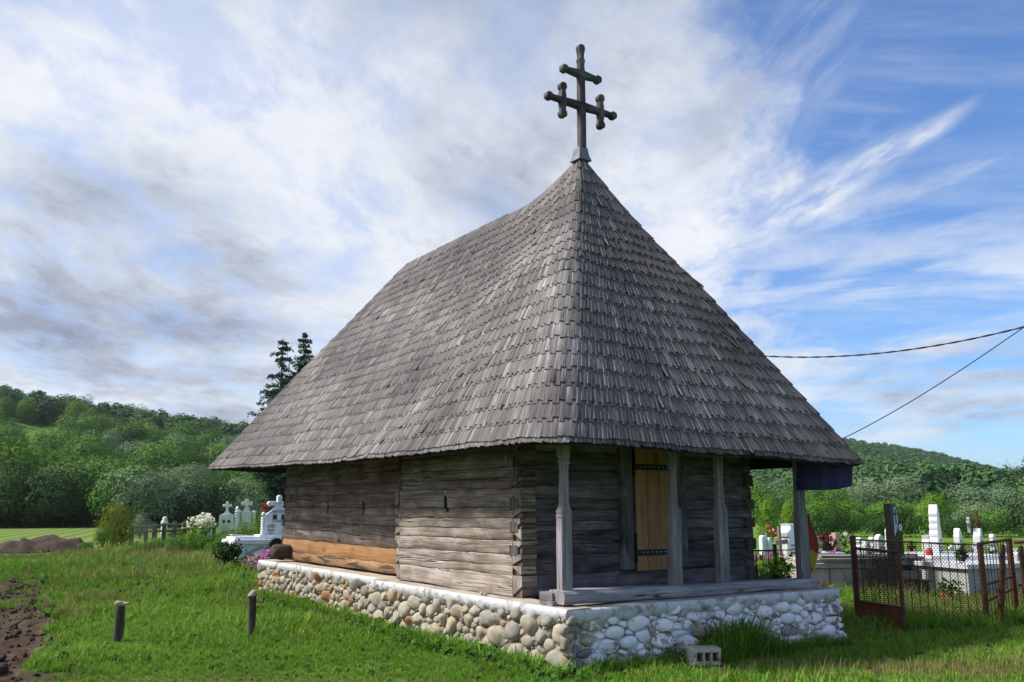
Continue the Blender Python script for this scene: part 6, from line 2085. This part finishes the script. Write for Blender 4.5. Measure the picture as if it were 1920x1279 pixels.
    mb = MB(); mb.box((.46, 0, .46), (.06, .06, .92)); mb.build('gate_post', M['iron'], t)
    mb = MB(); mb.tube([(.05 + .045 * math.cos(a), 0, .66 + .05 * math.sin(a)) for a in np.linspace(0, 6.3, 12)], .007, 5); mb.build('scroll', M['iron'], t)
    t = thing('iron_fence', 'low rusty grave railing right of the iron gate', 'fence', (gx(1440, 18.5), 18.5, 0), R(0))
    mb = MB(); mb.tube([(0, 0, .74), (.55, .1, .74)], .012, 5); mb.build('rail', M['rust'], t); mb = MB(); mb.tube([(0, 0, .40), (.55, .1, .40)], .009, 5); mb.build('rail', M['rust'], t)
    for k in range(7): mb = MB(); mb.tube([(k * .09, k * .016, 0), (k * .09, k * .016, .74)], .006, 4); mb.build('bar', M['rust'], t)
    flower_plant('grave_flowers', 'yellow green grave planting behind the low rusty railing', 'flowers', (gx(1452, 19), 19, 0), .9, .75, M['leaf_yellow'], M['petal_pink'], 320, 50, 26, .03, .05, .7)
right_graves()

def porch_plants():
    # leafy plant behind the right end of the porch
    def leafy(px, d, h, w, n, seed, label, name='leafy_plant'):
        g = np.random.default_rng(seed)
        t = thing(name, label, 'plant', (gx(px, d), d, 0))
        P, N = [], []
        mb = MB()
        for k in range(n):
            a = g.uniform(0, 6.28); r = w * g.uniform(.1, .55)
            e = Vector((math.cos(a) * r, math.sin(a) * r, h * g.uniform(.6, 1.0)))
            mb.tube([(e.x * .3, e.y * .3, 0), (e.x * .7, e.y * .7, e.z * .6), e], [.008, .006, .003], 4)
            for q in range(16):
                s = .35 + .65 * q / 15; aa = g.uniform(0, 6.28)
                P.append((e.x * s + math.cos(aa) * .06, e.y * s + math.sin(aa) * .06, e.z * s)); N.append((math.cos(aa) * .4, math.sin(aa) * .4, .8))
        mb.build('stem', M['leaf_dark'], t)
        link('foliage', leaf_mesh('foliage', np.array(P), np.array(N), .065, M['leaf_bright'], g.random(len(P)) * .7, .40, .35), t)
    leafy(1462, 14.3, top_z(1038, 14.3), .62, 26, 3, 'leafy green plant growing behind the right end of the porch')
    leafy(1425, 14.0, top_z(1060, 14.0), .34, 10, 4, 'smaller leafy plant at the right end of the porch wall')
    flower_plant('red_flowers', 'small red flowers behind the right end of the sill beam', 'flowers', (gx(1537, 13.6), 13.6, 0),   .26, .50, M['leaf_dark'], M['petal_red'], 90, 16, 27, .025, .04, .7)
porch_plants()

# ---- overhead cables -------------------------------------------
def cables():
    def cab(name, label, pts, d0, d1, r, twist, end=None):
        P = []
        n = len(pts)
        xs = [p[0] for p in pts]
        W_ = []
        for (px, py) in pts:
            k = (px - xs[0]) / (1920 - xs[0]); W_.append(at(px, py, d0 + (d1 - d0) * k))
        # smooth resample
        W_ = np.array([tuple(w) for w in W_]); s = np.r_[0, np.cumsum(np.linalg.norm(np.diff(W_, axis=0), axis=1))]
        q = np.linspace(0, s[-1], 140)
        co = [np.polyfit(s, W_[:, k], 4) for k in range(3)]
        C = np.c_[[np.polyval(c, q) for c in co]].T
        if end is not None:
            C = np.vstack([np.array(end)[None] + (C[0] - np.array(end))[None] * np.linspace(0, 1, 30)[:-1, None], C])
            q = np.linspace(0, s[-1] * 1.2, len(C))
        mb = MB()
        for ph in ((0, math.pi) if twist else (0,)):
            pts3 = []
            for i, c in enumerate(C):
                a = q[i] * 2 * math.pi / .55 + ph
                pts3.append(Vector(c) + Vector((0, math.cos(a) * r * .8, math.sin(a) * r * .8)) * (1 if twist else 0))
            mb.tube(pts3, r, 5)
        o = mb.build(name, M['cable'])
        tag(o, label, 'cable', 'overhead cables')
    cab('overhead_cable', 'thick twisted overhead cable sagging from the right edge to the roof', [(1380, 663), (1443, 669), (1527, 670), (1590, 666.5), (1657, 661), (1752, 649), (1833, 634), (1920, 613.5), (2050, 575), (2200, 525)], 17, 13, .009, True, tuple(cw(3.24, 5.6, 4.42)))
    cab('overhead_cable', 'thinner overhead cable running steeply down to the right eave', [(1560, 832), (1590, 817), (1676, 772), (1766, 717), (1847, 663), (1920, 614), (2050, 520), (2200, 405)], 14.5, 12.5, .008, False, tuple(cw(4.50, 3.2, 2.24)))
cables()

# ================================================================== HAZE
def haze():
    mb = MB()
    mb.box((0, 0, 31.5), (2900, 2900, 65))
    m = bpy.data.materials.new('haze'); m.use_nodes = True
    T = NT(m.node_tree); m.node_tree.nodes.clear()
    v = T.n('ShaderNodeVolumePrincipled', ins={'Color': (.80, .88, 1.0, 1), 'Density': HAZE, 'Anisotropy': .3})
    o = T.n('ShaderNodeOutputMaterial'); T.t.links.new(v.outputs[0], o.inputs['Volume'])
    tag(mb.build('haze', m), kind='stuff')
HAZE = .00014
haze()

# ================================================================== GRASS
def grass_clump(name, m, n, h, spread, seed, curl=.5, wd=.006):
    g = np.random.default_rng(seed)
    V, F, T = [], [], []
    for k in range(n):
        a, r = g.uniform(0, 6.28), spread * math.sqrt(g.random())
        bx, by = r * math.cos(a), r * math.sin(a)
        hh = h * g.uniform(.5, 1.1); dr = g.uniform(0, 6.28); le = hh * curl * g.uniform(.2, 1.0)
        w = wd * g.uniform(.7, 1.3); px, py = -math.sin(dr + g.normal() * .5) * w, math.cos(dr) * w
        b = len(V)
        for s, ww in ((0, 1), (.45, .9), (.8, .55)):
            x, y, z = bx + math.cos(dr) * le * s * s, by + math.sin(dr) * le * s * s, hh * s * (1 - .15 * s * curl)
            V += [(x - px * ww, y - py * ww, z), (x + px * ww, y + py * ww, z)]
        V.append((bx + math.cos(dr) * le, by + math.sin(dr) * le, hh * (1 - .18 * curl)))
        F += [(b, b + 1, b + 3, b + 2), (b + 2, b + 3, b + 5, b + 4), (b + 4, b + 5, b + 6)]
        T += [g.random()] * 3
    me = bpy.data.meshes.new(name)
    me.from_pydata(V, [], F); me.materials.append(m)
    a = me.attributes.new('tint', 'FLOAT', 'FACE'); a.data.foreach_set('value', np.array(T, np.float32))
    return me
def in_church(x, y):
    u, v = cuv(x, y)
    return (u > -.04 + np.where(v > 4.43, .16, 0)) & (u < PW + .03) & (v > -.04) & (v < 9.9)
def build_grass():
    g = np.random.default_rng(99)
    K = [grass_clump('clump', M['grass'], 16, .17, .055, i, .6) for i in range(4)] + [grass_clump('clump', M['grass'], 12, .24, .05, 10 + i, .8, .006) for i in range(2)] + [grass_clump('clump', M['straw'], 9, .27, .06, 20 + i, .5, .004) for i in range(2)]
    KW = [broad_crown('clump', 46, 6, M['weed'], 400 + i, .20, rx=.5, rz=.3, cz=.35) for i in range(2)]
    kinds = K + KW
    PX, PY, SC, IX, TT = [], [], [], [], []
    for y0, y1, dens, sc in ((7.4, 11, 420, .56), (11, 15, 250, .70), (15, 22, 110, .92), (22, 32, 45, 1.15), (32, 44, 14, 1.2)):
        xl, xr = -.64 * y1 - .6, .62 * y1 + .6
        n = int((xr - xl) * (y1 - y0) * dens)
        x = g.uniform(xl, xr, n); y = g.uniform(y0, y1, n)
        ok = (np.abs(x) < .62 * y + .8) & ~in_church(x, y)
        so, st = soil_mask(x, y), straw_mask(x, y)
        ok &= ~((np.abs(x - 1.99) < .24) & (y > 8.9) & (y < 9.6) & ((y > 9.3) | (g.random(n) < .75)))
        ok &= g.random(n) > so * np.where(y > 15, .66, 1.3)
        ok &= ~((x > 5) & (y > 16.8) & (y < 22) & (g.random(n) < .7))
        ok &= ~((x < -14) & (y > 31)) & ~((x > 3) & (y > 29))
        x, y, so, st = x[ok], y[ok], so[ok], st[ok]
        n = len(x)
        big = vnoise(x, y, .8, 12)
        s = sc * (.45 + 1.05 * big) * g.uniform(.75, 1.25, n)
        s *= np.where(so > .4, .6, 1)
        ix = g.integers(0, 4, n)
        tall = g.random(n) < np.clip(big - .45, 0, 1) * .55
        ix = np.where(tall, 4 + g.integers(0, 2, n), ix)
        ix = np.where(g.random(n) < st * .85 + .02, 6 + g.integers(0, 2, n), ix)
        wd = (g.random(n) < .02) & (y < 20)
        ix = np.where(wd, 8 + g.integers(0, 2, n), ix); s = np.where(wd, s * .20, s)
        tint = np.clip(.02 + .62 * vnoise(x, y, .45, 14) + .34 * vnoise(x, y, 2.2, 15) + g.normal(size=n) * .12, 0, 1)
        PX.append(x); PY.append(y); SC.append(s); IX.append(ix); TT.append(tint)
    # rank growth along the church foot, the posts and the tall tuft at the whitewashed wall
    def extra(u0, u1, v0, v1, n, sc, weed):
        u = g.uniform(u0, u1, n); v = g.uniform(v0, v1, n)
        p = np.array([tuple(cw(a, b)) for a, b in zip(u, v)])
        ix = np.where(g.random(n) < weed, 8 + g.integers(0, 2, n), 4 + g.integers(0, 2, n))
        s = sc * g.uniform(.6, 1.2, n); s = np.where(ix >= 8, s * .17, s)
        PX.append(p[:, 0]); PY.append(p[:, 1]); SC.append(s); IX.append(ix); TT.append(g.uniform(.1, .6, n))
    extra(-.35, -.06, 0, 9.4, 1300, .85, .42); extra(.1, 4.1, -.25, -.05, 420, .8, .08)
    extra(1.6, 2.75, -.42, -.05, 150, 1.3, 0); extra(1.9, 2.5, -.32, -.05, 60, 1.9, 0); extra(-.5, .1, -.35, -.02, 60, .8, .6)
    extra(-.35, -.02, 6.6, 8.2, 140, 1.0, .7)
    for (cx_, cy_, n, rr) in ((4.8, 12.1, 140, .5), (5.6, 12.2, 150, .8), (6.8, 12.6, 120, .6)):
        a = g.uniform(0, 6.28, n); r = rr * np.sqrt(g.random(n))
        PX.append(cx_ + r * np.cos(a)); PY.append(cy_ + r * np.sin(a) * .6); SC.append(g.uniform(.7, 1.3, n)); IX.append(4 + g.integers(0, 2, n)); TT.append(g.uniform(.1, .6, n))
    x, y, s, ix, tt = (np.concatenate(q) for q in (PX, PY, SC, IX, TT))
    n = len(x)
    z = ground_z(x, y) - .006
    scatter('grass', np.c_[x, y, z], np.c_[g.normal(size=n) * .12, g.normal(size=n) * .12, g.uniform(0, 6.28, n)], np.c_[s, s, s * g.uniform(.8, 1.2, n)], ix, tt, kinds)
    # clods on the ploughed strip
    lumps = []
    for i in range(3):
        P, F = stone_shape(1, g)
        o = mesh_arrays('clod', P, F, M['clod'], .5, None, True)
        lumps.append(o.data); bpy.data.objects.remove(o)
    n = 16000
    x = g.uniform(-17, -4, n); y = g.uniform(8, 26, n)
    ok = (x > -.66 * y - .5) & (g.random(n) < soil_mask(x, y))
    x, y = x[ok], y[ok]; n = len(x)
    s = np.abs(g.normal(size=n)) * .020 + .008
    scatter('soil_clods', np.c_[x, y, ground_z(x, y) + .005], g.uniform(0, 6.28, (n, 3)), np.c_[s * 1.3, s, s * .8], g.integers(0, 3, n), g.random(n), lumps)
    # buttercups in the lawn
    pet = grass_clump('flower', M['leaf_yellow'], 1, .2, .0, 3, .2, .002)
    fm = leaf_mesh('flower_head', np.array([(0, 0, .2), (.01, 0, .205), (0, .01, .203)]), np.tile((0, 0, 1.), (3, 1)), .013, leaf_mat('buttercup_petal', (.6, .42, .01), (.7, .5, .02), (.75, .6, .05)), np.array([.3, .5, .8]), .9)
    n = 36
    x = g.uniform(-6, 2, n); y = g.uniform(8.6, 15, n)
    ok = ~in_church(x, y) & (soil_mask(x, y) < .3); x, y = x[ok], y[ok]; n = len(x)
    scatter('buttercups', np.c_[x, y, ground_z(x, y)], np.zeros((n, 3)), np.ones((n, 3)), np.zeros(n), g.random(n), [fm])
build_grass()
